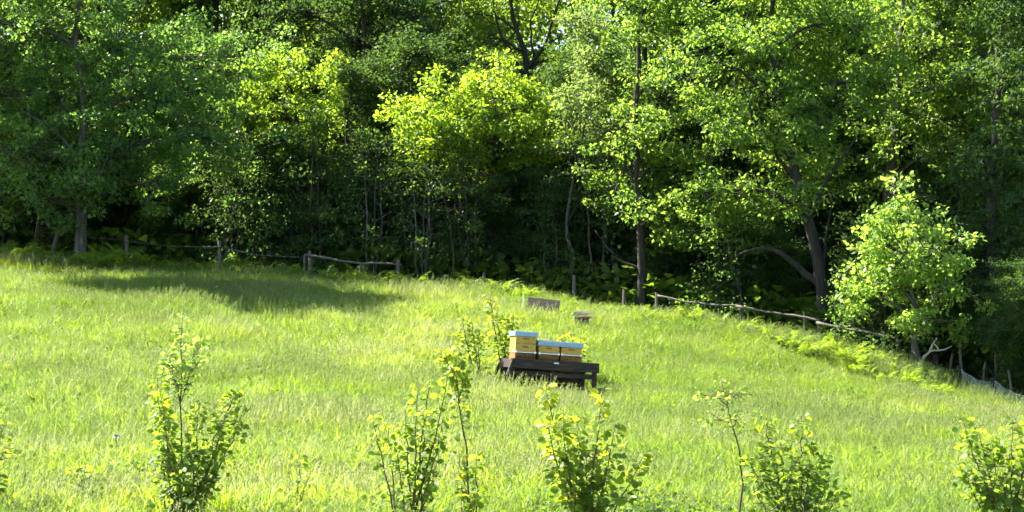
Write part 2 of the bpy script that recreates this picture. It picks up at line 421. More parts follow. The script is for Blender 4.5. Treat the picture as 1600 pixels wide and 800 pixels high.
make_tree('oak_tree', 'big shaded tree with split grey trunk standing nearest the fence on the left', 'tree', 128, 57.0,
          [(127, 340), (124, 280), (132, 180), (120, 60), (125, -40)],
          [(50, 40, 110, 80), (180, 70, 120, 90), (90, 150, 130, 70), (250, 150, 110, 80), (330, 90, 100, 80, .8), (40, 230, 110, 60), (170, 230, 110, 60), (320, 215, 100, 70, .3), (60, 310, 80, 40), (250, 285, 80, 40, .3), (140, 285, 60, 35, -1), (120, -70, 150, 70)],
          'cool', 'bark', 0.19, seed=11, dens=22,
          extra=[([(128, 330), (150, 305), (165, 295)], .05), ([(127, 345), (108, 340), (95, 342)], .035), ([(130, 300), (175, 255), (215, 235)], .06), ([(124, 250), (80, 200), (30, 170)], .08)])
make_tree('lime_tree', 'tree with yellow lit crown tip rising beside the big shaded oak', 'tree', 470, 60.5,
          [(465, 340), (470, 250), (455, 150), (450, 90)],
          [(415, 110, 50, 40), (475, 125, 55, 45), (440, 175, 75, 45), (500, 190, 45, 45), (475, 240, 55, 38), (390, 160, 40, 45)],
          'bright', 'bark_dark', 0.12, seed=12, dens=28, lsize=.125)
make_tree('dark_tree', 'tall dark green tree behind the lime crown with arching twigs at the top', 'tree', 560, 65,
          [(565, 330), (555, 200), (570, 90), (560, -20)],
          [(560, 60, 95, 70), (470, 20, 90, 60), (640, 30, 80, 70), (560, 160, 70, 70), (600, 230, 70, 60), (540, -50, 120, 60), (530, 290, 70, 50)],
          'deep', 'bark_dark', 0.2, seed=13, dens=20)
make_tree('maple_tree', 'round bright yellow-green tree on a thin pale stem in mid wood', 'tree', 668, 59,
          [(668, 360), (674, 290), (690, 220), (730, 150)],
          [(740, 135, 85, 42), (680, 185, 68, 48), (770, 180, 80, 55), (830, 190, 60, 45), (720, 225, 70, 40), (860, 225, 50, 40), (640, 165, 30, 30), (700, 275, 45, 40, .6, .7), (780, 270, 55, 40, .8, .7), (840, 285, 45, 40, .8, .7), (650, 235, 35, 40, .5, .7), (740, 320, 50, 35, 1.2, .6)],
          'bright', 'bark', 0.065, seed=14, dens=30, lsize=.125)
make_tree('willow_tree', 'grey-green feathery tall tree like a plume right of the round bright tree', 'tree', 893, 57.5,
          [(893, 400), (886, 330), (905, 240), (925, 120), (915, 20)],
          [(915, 35, 38, 48), (925, 100, 55, 50), (955, 130, 60, 50), (915, 160, 60, 40), (960, 200, 65, 45), (890, 230, 50, 40), (900, 300, 45, 40, .6, .8), (960, 270, 50, 40, .6, .8)],
          'willow', 'bark', 0.07, seed=15, dens=32, lsize=.095, per=75, crad=.42)
make_tree('slim_tree', 'slim straight dark-trunked tree beside the first post of the sloping rail fence', 'tree', 1003, 55.5,
          [(1002, 400), (998, 300), (992, 190), (1000, 60), (1010, -30)],
          [(1010, 40, 70, 70), (1030, 130, 70, 60), (1000, 250, 80, 45, .8), (1070, 260, 60, 50, .8), (1040, -40, 110, 60), (950, 290, 50, 40, .9), (1000, 200, 55, 35, -1.0), (1010, 330, 45, 28, -.8), (1050, 370, 50, 30, .8)],
          'oak', 'bark_dark', 0.15, seed=16, dens=21,
          extra=[([(996, 290), (970, 240), (945, 200)], .06), ([(1000, 420), (960, 400), (930, 360)], .05)])
make_tree('leaning_tree', 'large tree with dark leaning forked trunk behind the sloping fence rail', 'tree', 1296, 52.6,
          [(1282, 430), (1262, 340), (1235, 240), (1212, 150), (1205, 40), (1210, -50)],
          [(1180, 40, 90, 65), (1110, 95, 75, 60), (1200, 120, 85, 55), (1280, 60, 80, 65), (1150, 190, 85, 45), (1270, 170, 70, 55), (1360, 130, 80, 60), (1330, 40, 80, 60), (1210, -50, 170, 60), (1230, 260, 80, 40, .6), (1130, 300, 70, 45, .8), (1215, 215, 60, 32, -1.3), (1250, 310, 40, 22, -1.0), (1190, 60, 50, 35, -1.8)],
          'oak', 'bark_dark', 0.19, seed=17, dens=21,
          extra=[([(1284, 450), (1250, 420), (1215, 395), (1180, 388), (1150, 400)], .11), ([(1240, 250), (1180, 190), (1165, 130)], .08), ([(1262, 340), (1300, 270), (1340, 210)], .08), ([(1284, 440), (1292, 360), (1300, 300)], .06)])
make_tree('spreading_oak', 'broad leafy oak filling the upper right above the pale young ash', 'tree', 1390, 55.2,
          [(1385, 400), (1390, 300), (1400, 180), (1410, 60), (1410, -40)],
          [(1440, 60, 90, 65), (1400, 160, 80, 60), (1480, 150, 85, 60), (1380, 250, 80, 50), (1480, 235, 80, 50), (1530, 70, 80, 70), (1400, 60, 60, 45, -1.2), (1500, 130, 60, 45, -1.4), (1590, 110, 70, 55, -.8), (1440, -40, 160, 60), (1330, 290, 50, 35, 1.0), (1560, 180, 70, 60)],
          'oak', 'bark', 0.22, seed=18, dens=21)
make_tree('shaded_tree', 'dark shaded tree with thick black trunk at the right end of the fence', 'tree', 1548, 51,
          [(1548, 470), (1545, 380), (1552, 250), (1560, 120), (1570, 0)],
          [(1570, 130, 80, 80), (1540, 260, 75, 60), (1600, 270, 70, 70), (1580, 360, 70, 50), (1520, 330, 50, 50, .8), (1600, 30, 90, 80), (1620, 430, 60, 50), (1590, -60, 130, 60)],
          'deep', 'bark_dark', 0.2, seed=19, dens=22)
make_tree('young_ash_tree', 'pale fresh green young tree standing clear of the wood by the netting', 'tree', 1432, 48.5,
          [(1430, 490), (1420, 440), (1425, 380), (1415, 300)],
          [(1415, 400, 70, 48), (1350, 415, 42, 38), (1406, 315, 24, 48), (1470, 385, 48, 45), (1440, 355, 45, 35), (1395, 445, 60, 30), (1475, 450, 55, 48), (1365, 365, 22, 35), (1460, 490, 52, 28), (1425, 505, 40, 24), (1490, 515, 35, 24), (1345, 455, 35, 22)],
          'ash', 'bark', 0.085, seed=20, dens=23, lsize=.125, crad=.36)
make_tree('edge_tree', 'shaded leafy tree cut off by the left picture edge', 'tree', -75, 58.8,
          [(-70, 340), (-60, 250), (-65, 120), (-60, 0)],
          [(-40, 60, 80, 80), (0, 150, 60, 60), (-40, 250, 80, 60), (10, 310, 50, 40), (-120, 150, 100, 90), (-80, -50, 120, 70), (-130, 280, 80, 60)],
          'oak', 'bark', 0.2, seed=21, dens=18)
make_tree('tall_oak', 'tall broad oak outside the left picture edge, its shadow lying across the meadow', 'tree', -75, 54.0,
          [(-75, 300), (-65, 150), (-70, 0), (-60, -140)],
          [(-240, -150, 95, 48, 0), (-150, -165, 95, 50, -1.0), (-50, -150, 100, 50, .4), (40, -150, 85, 40, .2), (-40, -185, 100, 50, -1.4), (-110, -200, 110, 50, 1.2), (-190, -120, 90, 40, -1.2)],
          'oak', 'bark', 0.26, seed=25, dens=62, per=85, lsize=.16)
make_tree('bare_tree', 'thinly leaved dark branched tree showing blue sky above the bright crown', 'tree', 825, 66,
          [(822, 300), (818, 180), (822, 100), (800, 20), (790, -30)],
          [(760, 60, 45, 30, 0, .5), (880, 90, 40, 35, 0, .5), (830, -30, 80, 30, 0, .7), (730, 20, 50, 40, 0, .9), (800, 180, 60, 50, 0, .8)],
          'oak', 'bark_dark', 0.16, seed=22, dens=14, twigs=True,
          extra=[([(822, 110), (850, 70), (870, 10), (880, -20)], .08), ([(820, 120), (790, 70), (775, 30), (770, -20)], .07), ([(835, 90), (830, 40), (845, -10)], .05), ([(800, 150), (760, 110), (720, 75)], .05), ([(850, 70), (885, 50), (905, 20)], .04), ([(790, 70), (810, 40), (805, 5)], .035)])
make_tree('inner_tree', 'mid green tree between the slim dark trunk and the leaning trunk', 'tree', 1085, 60,
          [(1085, 400), (1090, 300), (1080, 180), (1085, 60)],
          [(1075, 40, 70, 60), (1090, 150, 65, 60), (1075, 185, 55, 35, -1), (1120, 260, 60, 50), (1060, 330, 60, 40)],
          'bright', 'bark_dark', 0.13, seed=23, dens=20, lsize=.12)
make_tree('thin_trunk_tree', 'thin trunked dark tree crossing the middle of the sloping rail fence', 'tree', 1160, 54,
          [(1152, 440), (1140, 390), (1120, 340), (1100, 300)],
          [(1110, 310, 50, 35), (1150, 350, 50, 35), (1190, 330, 40, 30), (1070, 360, 45, 30)],
          'oak', 'bark_dark', 0.09, seed=24, dens=20)

# second row of wood trees: copies of four crowns, each a tree of its own
protos = []
def proto_tree(seed, mat):
    rg = np.random.default_rng(seed); random.seed(seed)
    H = 12.5
    path = curve_pts([(0, 0, -.3), (.15, .1, 4), (-.2, .1, 8), (.1, 0, H)], 10, .05)
    tr = MB().tube(path, [0.2 * (1 - .8 * i / 10) for i in range(11)], 8, .06)
    limbs = MB(); cl = []
    for k in range(15):
        z = rg.uniform(3.2, H + 1); a = rg.uniform(0, 6.28); rr = 2.6 * math.sin(min(1, (z - 1.5) / (H)) * math.pi) ** .5 * rg.uniform(.3, 1)
        c = Vector((rr * math.cos(a), rr * math.sin(a), z))
        st = path[max(2, min(9, int((z - 1.2) / H * 10)))]
        lp = curve_pts([st, (st + c) / 2 + Vector((0, 0, .2)), c], 6, .04)
        limbs.tube(lp, [.06 * (1 - .8 * i / 6) for i in range(7)], 5)
        q = lobe_clumps(c, (1.5, 1.5, 1.15), 42, rg); cl.append(q)
        for w in q[::3]:
            limbs.tube([c, (c + Vector(w)) / 2 + Vector((0, 0, .1)), Vector(w)], [.018, .012, .006], 3, cap=False)
    V, T, tint = crown_leaves(np.concatenate(cl), 42, .5, .145, rg)
    return (tr.build('trunk', M['bark_dark'], link=False, smooth=True).data, limbs.build('limb', M['bark_dark'], link=False, smooth=True).data, raw_mesh('crown', V, T, tint, [M[mat]]))
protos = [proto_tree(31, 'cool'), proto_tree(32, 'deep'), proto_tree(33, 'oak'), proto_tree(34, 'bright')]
row2 = [(-120, 66, 0), (30, 67, 1), (160, 69, 0), (260, 72, 2), (330, 71, 1), (400, 73, 0), (635, 67, 1), (610, 73, 2), (960, 66, 0), (1060, 69, 1), (1180, 62, 2),
        (1230, 68, 3), (1340, 64, 0), (1450, 68, 1), (1500, 61, 2), (1620, 60, 1), (1680, 66, 0), (520, 71, 1), (1010, 74, 1), (1720, 56, 2), (-180, 61, 1), (1010, 60.5, 0), (1105, 62.5, 1), (1300, 66, 2), (1410, 63, 0), (1510, 58, 1), (-330, 64, 0), (-480, 66, 2), (-420, 60, 1)]
for i, (px, y, k) in enumerate(row2):
    b = base(px, y); sc = rng.uniform(0.9, 1.12)
    root = empty('wood_tree', b, (0, 0, rng.uniform(0, 6.28))); root.scale = (sc, sc, sc)
    tag(root, 'dim inner tree deep in the wood, half hidden behind the front row', 'tree', 'trees deep in the wood')
    for nm, me in zip(('trunk', 'limb', 'crown'), protos[k]): link_mesh(nm, me, root)

low_spots = [(40, 62.5, 'far left'), (215, 63, ''), (310, 62, ''), (395, 64, ''), (545, 62, ''), (625, 61.5, ''), (705, 63, ''), (770, 62, ''), (850, 61.5, ''), (925, 61, ''), (1035, 60, ''), (1120, 59, ''), (1180, 58, ''), (1345, 58.5, ''), (1400, 57.5, ''), (1500, 55, ''), (1590, 55.5, '')]
for i, (px, y, _) in enumerate(low_spots):
    b = base(px, y); sc = rng.uniform(.5, .62)
    root = empty('understory_tree', b, (0, 0, rng.uniform(0, 6.28))); root.scale = (sc * 1.15, sc * 1.15, sc)
    tag(root, 'low dark understory tree filling the shade behind the front row', 'tree', 'low dark understory trees')
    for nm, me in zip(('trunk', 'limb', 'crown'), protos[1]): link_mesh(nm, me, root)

for i in range(34):
    px = -50 + 1700 * (i + rng.uniform(-.35, .35)) / 33
    y = float(edge_y((px - 800) / FPX * 54)) + rng.uniform(2.2, 4.5)
    if 1225 < px < 1345 or 975 < px < 1030: y += 4.5
    b = base(px, y) - Vector((0, 0, .45)); sc = rng.uniform(.24, .36)
    root = empty('thicket_shrub', b, (0, 0, rng.uniform(0, 6.28))); root.scale = (sc * 1.3, sc * 1.3, sc)
    tag(root, 'low dark leafy shrub in the shade along the foot of the wood', 'shrub', 'dark shrubs at the foot of the wood')
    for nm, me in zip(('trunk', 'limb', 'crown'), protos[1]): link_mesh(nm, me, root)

# thicket of thin saplings and shrubs along the wood edge
def proto_sapling(seed, mat, H, nst, bark):
    rg = np.random.default_rng(seed); random.seed(seed)
    st = []; cl = []
    tw = MB()
    for k in range(nst):
        a = rg.uniform(0, 6.28); sp = rg.uniform(.1, .6)
        top = Vector((math.cos(a) * sp, math.sin(a) * sp, H * rg.uniform(.75, 1)))
        path = curve_pts([(math.cos(a) * .06, math.sin(a) * .06, -.15), top * .5 + Vector((rg.normal() * .1, rg.normal() * .1, 0)), top], 8, .03)
        st.append(MB().tube(path, [.032 * (1 - .75 * i / 8) for i in range(9)], 6))
        for j in range(14):
            p = path[int(rg.integers(1, 9))]
            q = p + Vector((rg.normal() * .5, rg.normal() * .5, rg.uniform(-.1, .5)))
            tw.tube([p, (p + q) / 2 + Vector((0, 0, .06)), q], [.012, .008, .004], 4, cap=False)
            cl.append(np.array(q)[None])
    V, T, tint = crown_leaves(np.concatenate(cl), 44, .36, .085, rg)
    return [m.build('stem', M[bark], link=False, smooth=True).data for m in st], tw.build('twig', M[bark], link=False, smooth=True).data, raw_mesh('crown', V, T, tint, [M[mat]])
saps = [proto_sapling(41, 'deep', 3.4, 3, 'bark_dark'), proto_sapling(42, 'cool', 2.6, 4, 'bark_dark'), proto_sapling(43, 'deep', 4.4, 2, 'bark'), proto_sapling(44, 'deep', 3.8, 3, 'bark')]  # the deep leaves carry the thicket's shade in their colour
for i in range(96):
    px = -60 + 1740 * (i + rng.uniform(-.4, .4)) / 95
    y0 = float(edge_y((px - 800) / FPX * 54)); y = y0 + rng.uniform(1.2, 7) + (5 if px > 1480 or 1225 < px < 1345 else 0)
    b = base(px, y); root = empty('thicket_sapling', b, (0, 0, rng.uniform(0, 6.28))); s = rng.uniform(.8, 1.4); root.scale = (s, s, s * rng.uniform(.9, 1.15))
    tag(root, 'thin shaded sapling in the dark thicket along the wood edge', 'sapling', 'saplings in the dark thicket')
    sm, tw, cr = saps[i % 4]
    for m_ in sm: link_mesh('stem', m_, root)
    link_mesh('twig', tw, root); link_mesh('crown', cr, root)

# ------------------------------------------------------------------ instanced stuff
def instancer(name, pts, rot, scl, idx, tint, sources, label):
    me = bpy.data.meshes.new(name)
    me.vertices.add(len(pts)); me.vertices.foreach_set('co', np.ascontiguousarray(pts, np.float32).ravel())
    a = me.attributes.new('rot', 'FLOAT_VECTOR', 'POINT'); a.data.foreach_set('vector', np.ascontiguousarray(rot, np.float32).ravel())
    a = me.attributes.new('scl', 'FLOAT_VECTOR', 'POINT'); a.data.foreach_set('vector', np.ascontiguousarray(scl, np.float32).ravel())
    a = me.attributes.new('idx', 'INT', 'POINT'); a.data.foreach_set('value', np.ascontiguousarray(idx, np.int32))
    a = me.attributes.new('tint', 'FLOAT', 'POINT'); a.data.foreach_set('value', np.ascontiguousarray(tint, np.float32))
    o = link_mesh(name, me)
    coll = bpy.data.collections.new(name + '_source')
    for s in sources: coll.objects.link(s)
    ng = bpy.data.node_groups.new(name + '_scatter', 'GeometryNodeTree')
    ng.interface.new_socket('Geometry', in_out='INPUT', socket_type='NodeSocketGeometry')
    ng.interface.new_socket('Geometry', in_out='OUTPUT', socket_type='NodeSocketGeometry')
    N, L = ng.nodes, ng.links
    gi, go = N.new('NodeGroupInput'), N.new('NodeGroupOutput')
    ci = N.new('GeometryNodeCollectionInfo'); ci.inputs['Collection'].default_value = coll
    ci.inputs['Separate Children'].default_value = True; ci.inputs['Reset Children'].default_value = True
    ip = N.new('GeometryNodeInstanceOnPoints'); ip.inputs['Pick Instance'].default_value = True
    def attr(nm, t):
        n = N.new('GeometryNodeInputNamedAttribute'); n.data_type = t; n.inputs['Name'].default_value = nm
        return n.outputs['Attribute']
    e2r = N.new('FunctionNodeEulerToRotation')
    L.new(attr('rot', 'FLOAT_VECTOR'), e2r.inputs[0]); L.new(e2r.outputs[0], ip.inputs['Rotation'])
    L.new(attr('scl', 'FLOAT_VECTOR'), ip.inputs['Scale']); L.new(attr('idx', 'INT'), ip.inputs['Instance Index'])
    L.new(gi.outputs[0], ip.inputs['Points']); L.new(ci.outputs[0], ip.inputs['Instance']); L.new(ip.outputs[0], go.inputs[0])
    md = o.modifiers.new('scatter', 'NODES'); md.node_group = ng
    tag(o, label, kind='stuff')
    return o
def src(name, me):
    return bpy.data.objects.new(name, me)

def vnoise(x, y, sc, seed):
    """smooth value noise"""
    r = np.random.default_rng(seed).random((64, 64))
    u = x / sc + 31.3; v = y / sc + 17.7
    i = np.floor(u).astype(int); j = np.floor(v).astype(int); fu = u - i; fv = v - j
    fu = fu * fu * (3 - 2 * fu); fv = fv * fv * (3 - 2 * fv)
    g = lambda a, b: r[a % 64, b % 64]
    return (g(i, j) * (1 - fu) + g(i + 1, j) * fu) * (1 - fv) + (g(i, j + 1) * (1 - fu) + g(i + 1, j + 1) * fu) * fv
# grass swards
def blade_geo(P, az, h, w, lean, bend, seg=3):
    """curved grass blades -> verts, tris"""
    n = len(P); t = np.linspace(0, 1, seg + 1)
    d = np.stack([np.cos(az), np.sin(az)], 1); s = np.stack([-np.sin(az), np.cos(az)], 1)
    hor = (lean[:, None] * t + bend[:, None] * t ** 2.2) * h[:, None]
    ver = h[:, None] * (t - 0.35 * np.clip(bend[:, None], 0, 1) * t ** 3)
    ctr = np.zeros((n, seg + 1, 3)); ctr[:, :, :2] = P[:, None, :2] + d[:, None, :] * hor[:, :, None]; ctr[:, :, 2] = P[:, None, 2] + ver
    ww = w[:, None] * (1 - t ** 1.6)[None] * 0.5 + 0.0006
    Lf = ctr.copy(); Lf[:, :, :2] += s[:, None, :] * ww[:, :, None]
    Rt = ctr.copy(); Rt[:, :, :2] -= s[:, None, :] * ww[:, :, None]
    V = np.stack([Lf, Rt], 2).reshape(n, -1, 3)
    tri = []
    for i in range(seg):
        a = 2 * i; tri += [(a, a + 1, a + 3), (a, a + 3, a + 2)]
    T = (np.array(tri)[None] + (np.arange(n) * (2 * (seg + 1)))[:, None, None]).reshape(-1, 3)
    return V.reshape(-1, 3), T, ctr[:, -1]
def disk(rg, n, rad):
    a = rg.uniform(0, 6.28, n); r = rad * rg.random(n) ** .5 * (1 + .12 * np.sin(3 * a + 1) + .1 * rg.normal(size=n))
    P = np.zeros((n, 3)); P[:, 0] = np.cos(a) * r; P[:, 1] = np.sin(a) * r; P[:, 2] = -.05
    return P
def patch(seed, nb, rad, h, wid, nseed=0, seedmat='seed', hs=1.35, spread=.35, nweed=0, wsize=.07):
    """a round sward of single blades, flowering stalks and small broad leaves"""
    rg = np.random.default_rng(seed)
    Vs, Ts, mi, tn = [], [], [], []; off = 0
    def add(V, T, m, t):
        nonlocal off
        Vs.append(V); Ts.append(T + off); off += len(V); mi.append(np.full(len(T), m)); tn.append(t)
    P = disk(rg, nb, rad)
    lump = .6 + .55 * vnoise(P[:, 0], P[:, 1], .22, seed) + .2 * rg.normal(size=nb) * .5
    V, T, _ = blade_geo(P, rg.uniform(0, 6.28, nb), h * lump * rg.uniform(.5, 1.15, nb), wid * rg.uniform(.6, 1.3, nb), rg.uniform(0, spread, nb), rg.uniform(0, .6, nb))
    ar = rg.random(nb) < .12
    V, T, _ = blade_geo(P, rg.uniform(0, 6.28, nb), np.where(ar, 1.55, 1.0) * h * lump * rg.uniform(.5, 1.15, nb), np.where(ar, 1.35, 1.0) * wid * rg.uniform(.6, 1.3, nb), rg.uniform(0, spread, nb), np.where(ar, rg.uniform(.6, 1.1, nb), rg.uniform(0, .6, nb)), seg=3)
    bt = np.clip(np.where(ar, .35, 0) + .5 * vnoise(P[:, 0], P[:, 1], .16, seed + 7) + .5 * rg.random(nb), 0, 1)
    add(V, T, 0, np.repeat(bt, 8))
    if nseed:
        P = disk(rg, nseed, rad); P[:, 2] = 0
        az = rg.normal(.4, .9, nseed)
        V2, T2, tip = blade_geo(P, az, h * hs * rg.uniform(.75, 1.15, nseed), np.full(nseed, .004), rg.uniform(.05, .3, nseed), rg.uniform(.05, .4, nseed))
        st_ = rg.random(nseed)
        add(V2, T2, 1, np.repeat(st_, 8))
        k = 9
        PP = np.repeat(tip, k, 0) - np.stack([np.cos(np.repeat(az, k)) * .25, np.sin(np.repeat(az, k)) * .25, np.full(nseed * k, 1.0)], 1) * (rg.random(nseed * k) * .13)[:, None]
        D = rg.normal(size=(nseed * k, 3)) * .22 + np.array([0, 0, .9]) + np.stack([np.cos(np.repeat(az, k)), np.sin(np.repeat(az, k)), np.zeros(nseed * k)], 1) * .5
        V3, T3 = leaves_geo(PP, D, rg.normal(size=(nseed * k, 3)), .042 * rg.uniform(.7, 1.2, nseed * k), width=.26)
        add(V3, T3, 1, np.repeat(st_, k * 4))
    if nweed:
        P = disk(rg, nweed, rad); P[:, 2] = rg.uniform(.02, h * .75, nweed)
        D = np.concatenate([rg.normal(size=(nweed, 2)), rg.uniform(-.2, .6, (nweed, 1))], 1)
        V4, T4 = leaves_geo(P, D, rand_dirs(nweed, .9, rg), wsize * rg.uniform(.5, 1.2, nweed), ROUND, ROUND_T)
        add(V4, T4, 2, np.repeat(rg.random(nweed), len(ROUND)))
    return src('tuft%02d' % seed, raw_mesh('tuft', np.concatenate(Vs), np.concatenate(Ts), np.concatenate(tn), mats=[M['grass'], M[seedmat], M['weed']], mat_idx=np.concatenate(mi)))
def rosette(seed, n, h, mat, size):
    rg = np.random.default_rng(seed)
    P = rg.normal(size=(n, 3)) * np.array([.14, .14, 0]); P[:, 2] = rg.uniform(.02, h, n)
    D = np.concatenate([norm(P[:, :2] + rg.normal(size=(n, 2)) * .08), rg.uniform(-.2, .7, (n, 1))], 1)
    V, T = leaves_geo(P, D, rand_dirs(n, .9, rg), size * rg.uniform(.6, 1.2, n), ROUND, ROUND_T)
    return src('tuft%02d' % seed, raw_mesh('weed', V, T, mats=[M[mat]]))
STAND = base(857, 38.2)
STAND_YAW = R(12)
PR_ = .62
tufts = [patch(50, 900, PR_, .27, .0105), patch(51, 850, PR_, .32, .011, 12), patch(52, 800, PR_, .30, .0105, 30), patch(53, 760, PR_, .30, .010, 65),
         patch(54, 600, PR_, .26, .0105, 90, 'seed_brown', 1.45), patch(55, 560, PR_, .24, .011, 6, nweed=260), patch(56, 800, PR_, .23, .014, 4, spread=.8),
         patch(57, 880, PR_, .29, .0105, 12, nweed=50), patch(58, 820, PR_, .33, .011, 22), patch(59, 420, PR_, .2, .012, 0, nweed=420, wsize=.085)]
nG = 6000
gy = np.sqrt(rng.uniform(10 ** 2, 60 ** 2, nG))
gx = rng.uniform(-1, 1, nG) * (gy * 0.30 + 2.5)
keep = gy < edge_y(gx) + 1.0
# none under the hive stand
ca, sa = math.cos(-STAND_YAW), math.sin(-STAND_YAW)
def to_stand(x, y):
    return (x - STAND.x) * ca - (y - STAND.y) * sa, (x - STAND.x) * sa + (y - STAND.y) * ca
lx, ly = to_stand(gx, gy)
under = (np.abs(lx) < 1.45) & (ly > -1.5) & (ly < 1.2)
keep &= ~(under & ((np.abs(lx) > .9) | (ly < -.2)))
gx, gy = gx[keep], gy[keep]
# a row of rank grass along the front and the ends of the stand
fx = np.concatenate([np.linspace(-1.3, 1.3, 9), [-1.5, -1.5, 1.5, 1.5]]); fy = np.concatenate([np.full(9, -1.12), [-.3, .5, -.3, .5]])
gx = np.concatenate([gx, STAND.x + fx * ca + fy * sa]); gy = np.concatenate([gy, STAND.y - fx * sa + fy * ca])
n = len(gx); front = np.arange(n) >= n - 13
lx, ly = to_stand(gx, gy); under = (np.abs(lx) < 1.45) & (ly > -1.0) & (ly < 1.2) & ~front
n1 = vnoise(gx, gy, 3.2, 1); n2 = vnoise(gx, gy, 1.4, 2); n3 = vnoise(gx, gy, 6.5, 3)
idx = rng.choice([0, 1, 1, 2, 6, 7, 8, 8], n)
pale = (n1 * .6 + n2 * .4 > .57) & (rng.random(n) < .6)
idx = np.where(pale, 3, idx)
wd = vnoise(gx, gy, 1.9, 5)
idx = np.where((gy < 17.5 + 9 * rng.random(n)) & (wd > .45) & (rng.random(n) < .6), 5, idx)
idx = np.where((gy < 16.5 + 6 * rng.random(n)) & (wd > .62) & (rng.random(n) < .6), 9, idx)
idx = np.where(front, 4, np.where(under, 0, idx))
tint = np.clip(.34 + .3 * n3 + .3 * (n2 - .5) + rng.normal(0, .08, n), 0, 1)
sc = rng.uniform(.9, 1.12, n); hz_ = rng.uniform(.6, 1.25, n) * (.7 + .5 * n1) * np.where(front, .55, np.where(under, .4, 1))
scl = np.stack([sc, sc, hz_], 1)
zz = gz(gx, gy); zx = (gz(gx + .3, gy) - gz(gx - .3, gy)) / .6; zy = (gz(gx, gy + .3) - gz(gx, gy - .3)) / .6
rot = np.array([tuple((Vector((0, 0, 1)).rotation_difference(Vector((-zx[i], -zy[i], 1)).normalized()).to_matrix() @ Matrix.Rotation(rng.uniform(-1.4, 1.4) if idx[i] in (3, 4) else rng.uniform(0, 6.28), 3, 'Z')).to_euler()) for i in range(n)])
grass = instancer('grass', np.stack([gx, gy, zz], 1), rot, scl, idx, tint, tufts, 'tall flowering meadow grass covering the slope')

# undergrowth on the woodland floor
und = [rosette(60, 40, .35, 'undergrowth', .12), rosette(61, 60, .6, 'undergrowth', .11), patch(62, 60, .3, .4, .014)]
nU = 6000
ux = rng.uniform(-24, 26, nU); uy = edge_y(ux) + rng.uniform(.2, 1, nU) ** 1.3 * 16
sc = rng.uniform(.7, 2.5, nU)
undergrowth = instancer('undergrowth', np.stack([ux, uy, gz(ux, uy)], 1), np.stack([np.zeros(nU), np.zeros(nU), rng.uniform(0, 6.28, nU)], 1),
                        np.stack([sc, sc, sc], 1), rng.choice([0, 1, 1, 2], nU), rng.random(nU), und, 'low shaded undergrowth on the floor of the wood')

# the wood behind the front rows, one mass
def leaf_ball(seed, n, rad):
    rg = np.random.default_rng(seed)
    c = norm(rg.normal(size=(10, 3))) * rad * rg.uniform(.2, .8, (10, 1))
    V, T, t_ = crown_leaves(c, n / 10, rad * .7, .16, rg)
    return src('ball%02d' % seed, raw_mesh('leaf_clump', V, T, mats=[M['woodmass']]))
balls = [leaf_ball(70, 170, .9), leaf_ball(71, 150, 1.0), leaf_ball(72, 190, .85)]
nW = 8000
wy = rng.uniform(68, 86, nW); wpx = rng.uniform(-800, 1950, nW)
wx = (wpx - 800) / FPX * wy
wz0 = gz(wx, wy)
low = rng.random(nW) < .3
hz_ = rng.random(nW) ** .9 * np.where(low, .4, 1.0) * (12.0 + 4.0 * vnoise(wx, wy * .3, 3.0, 9))
wpy = 400 - ((wz0 + hz_ - CZ) / wy - math.tan(PITCH)) * FPX
gap = (((wpx - 830) / 75) ** 2 + ((wpy - 30) / 85) ** 2 < 1) | (((wpx - 1290) / 45) ** 2 + ((wpy - 100) / 60) ** 2 < 1) | (((wpx - 960) / 40) ** 2 + ((wpy + 5) / 40) ** 2 < 1)
ok = ~gap | (rng.random(nW) < .72)
m_ = ok.sum()
sc = rng.uniform(.8, 1.4, m_)
wood = instancer('woodland', np.stack([wx, wy, wz0 + hz_], 1)[ok], np.stack([rng.uniform(0, 6.28, m_)] * 3, 1) * np.array([.1, .1, 1]), np.stack([sc] * 3, 1),
                 rng.integers(0, 3, m_), rng.random(m_), balls, 'distant leafy wood filling the gaps behind the nearer trees')

# ------------------------------------------------------------------ bracken along the edge
def frond_mesh(seed, l):
    rg = np.random.default_rng(seed); k = 13
    t = np.linspace(.18, 1, k); hor = l * (.25 * t + .5 * t ** 2); ver = l * (1.0 * t - .45 * t ** 2.5)
    ctr = np.stack([hor, np.zeros(k), ver], 1)
    Ps, Ds, Ns, S = [], [], [], []
    for side in (-1, 1):
        Ps.append(ctr); Ds.append(np.array([.45, side, -.12])[None] + rg.normal(size=(k, 3)) * .1)
        Ns.append(np.array([-.4, 0, 1.0])[None] + rg.normal(size=(k, 3)) * .15); S.append(l * .36 * (1.05 - t) * rg.uniform(.85, 1.1, k) + .02)
    P, D, Nn, S = map(np.concatenate, (Ps, Ds, Ns, S))
    V, T = leaves_geo(P, D, Nn, S, width=.55)
    tn = np.repeat(rg.random(len(P)), 4)
    st_ = np.concatenate([[[0, 0, -.05]], ctr]); w = np.linspace(.008, .002, len(st_))        # the stalk
    V2 = np.concatenate([st_ + np.array([0, 1, 0]) * w[:, None], st_ - np.array([0, 1, 0]) * w[:, None]]); m = len(st_)
    T2 = np.array([q for i in range(m - 1) for q in ((i, i + 1, m + i + 1), (i, m + i + 1, m + i))]) + len(V)
    return raw_mesh('frond', np.concatenate([V, V2]), np.concatenate([T, T2]), np.concatenate([tn, np.full(2 * m, .3)]), [M['fern']])
fronds = [frond_mesh(80 + k, l) for k, l in enumerate((.85, .7, 1.0, .6, .78, .92))]
fspots = []
for px in np.arange(-20, 1020, 22): fspots.append((px + rng.uniform(-14, 14), rng.uniform(-2.4, -.4), 1.05 if px < 800 else .75, 'bracken fern at the foot of the wood behind the meadow crest', 'ferns along the meadow crest'))
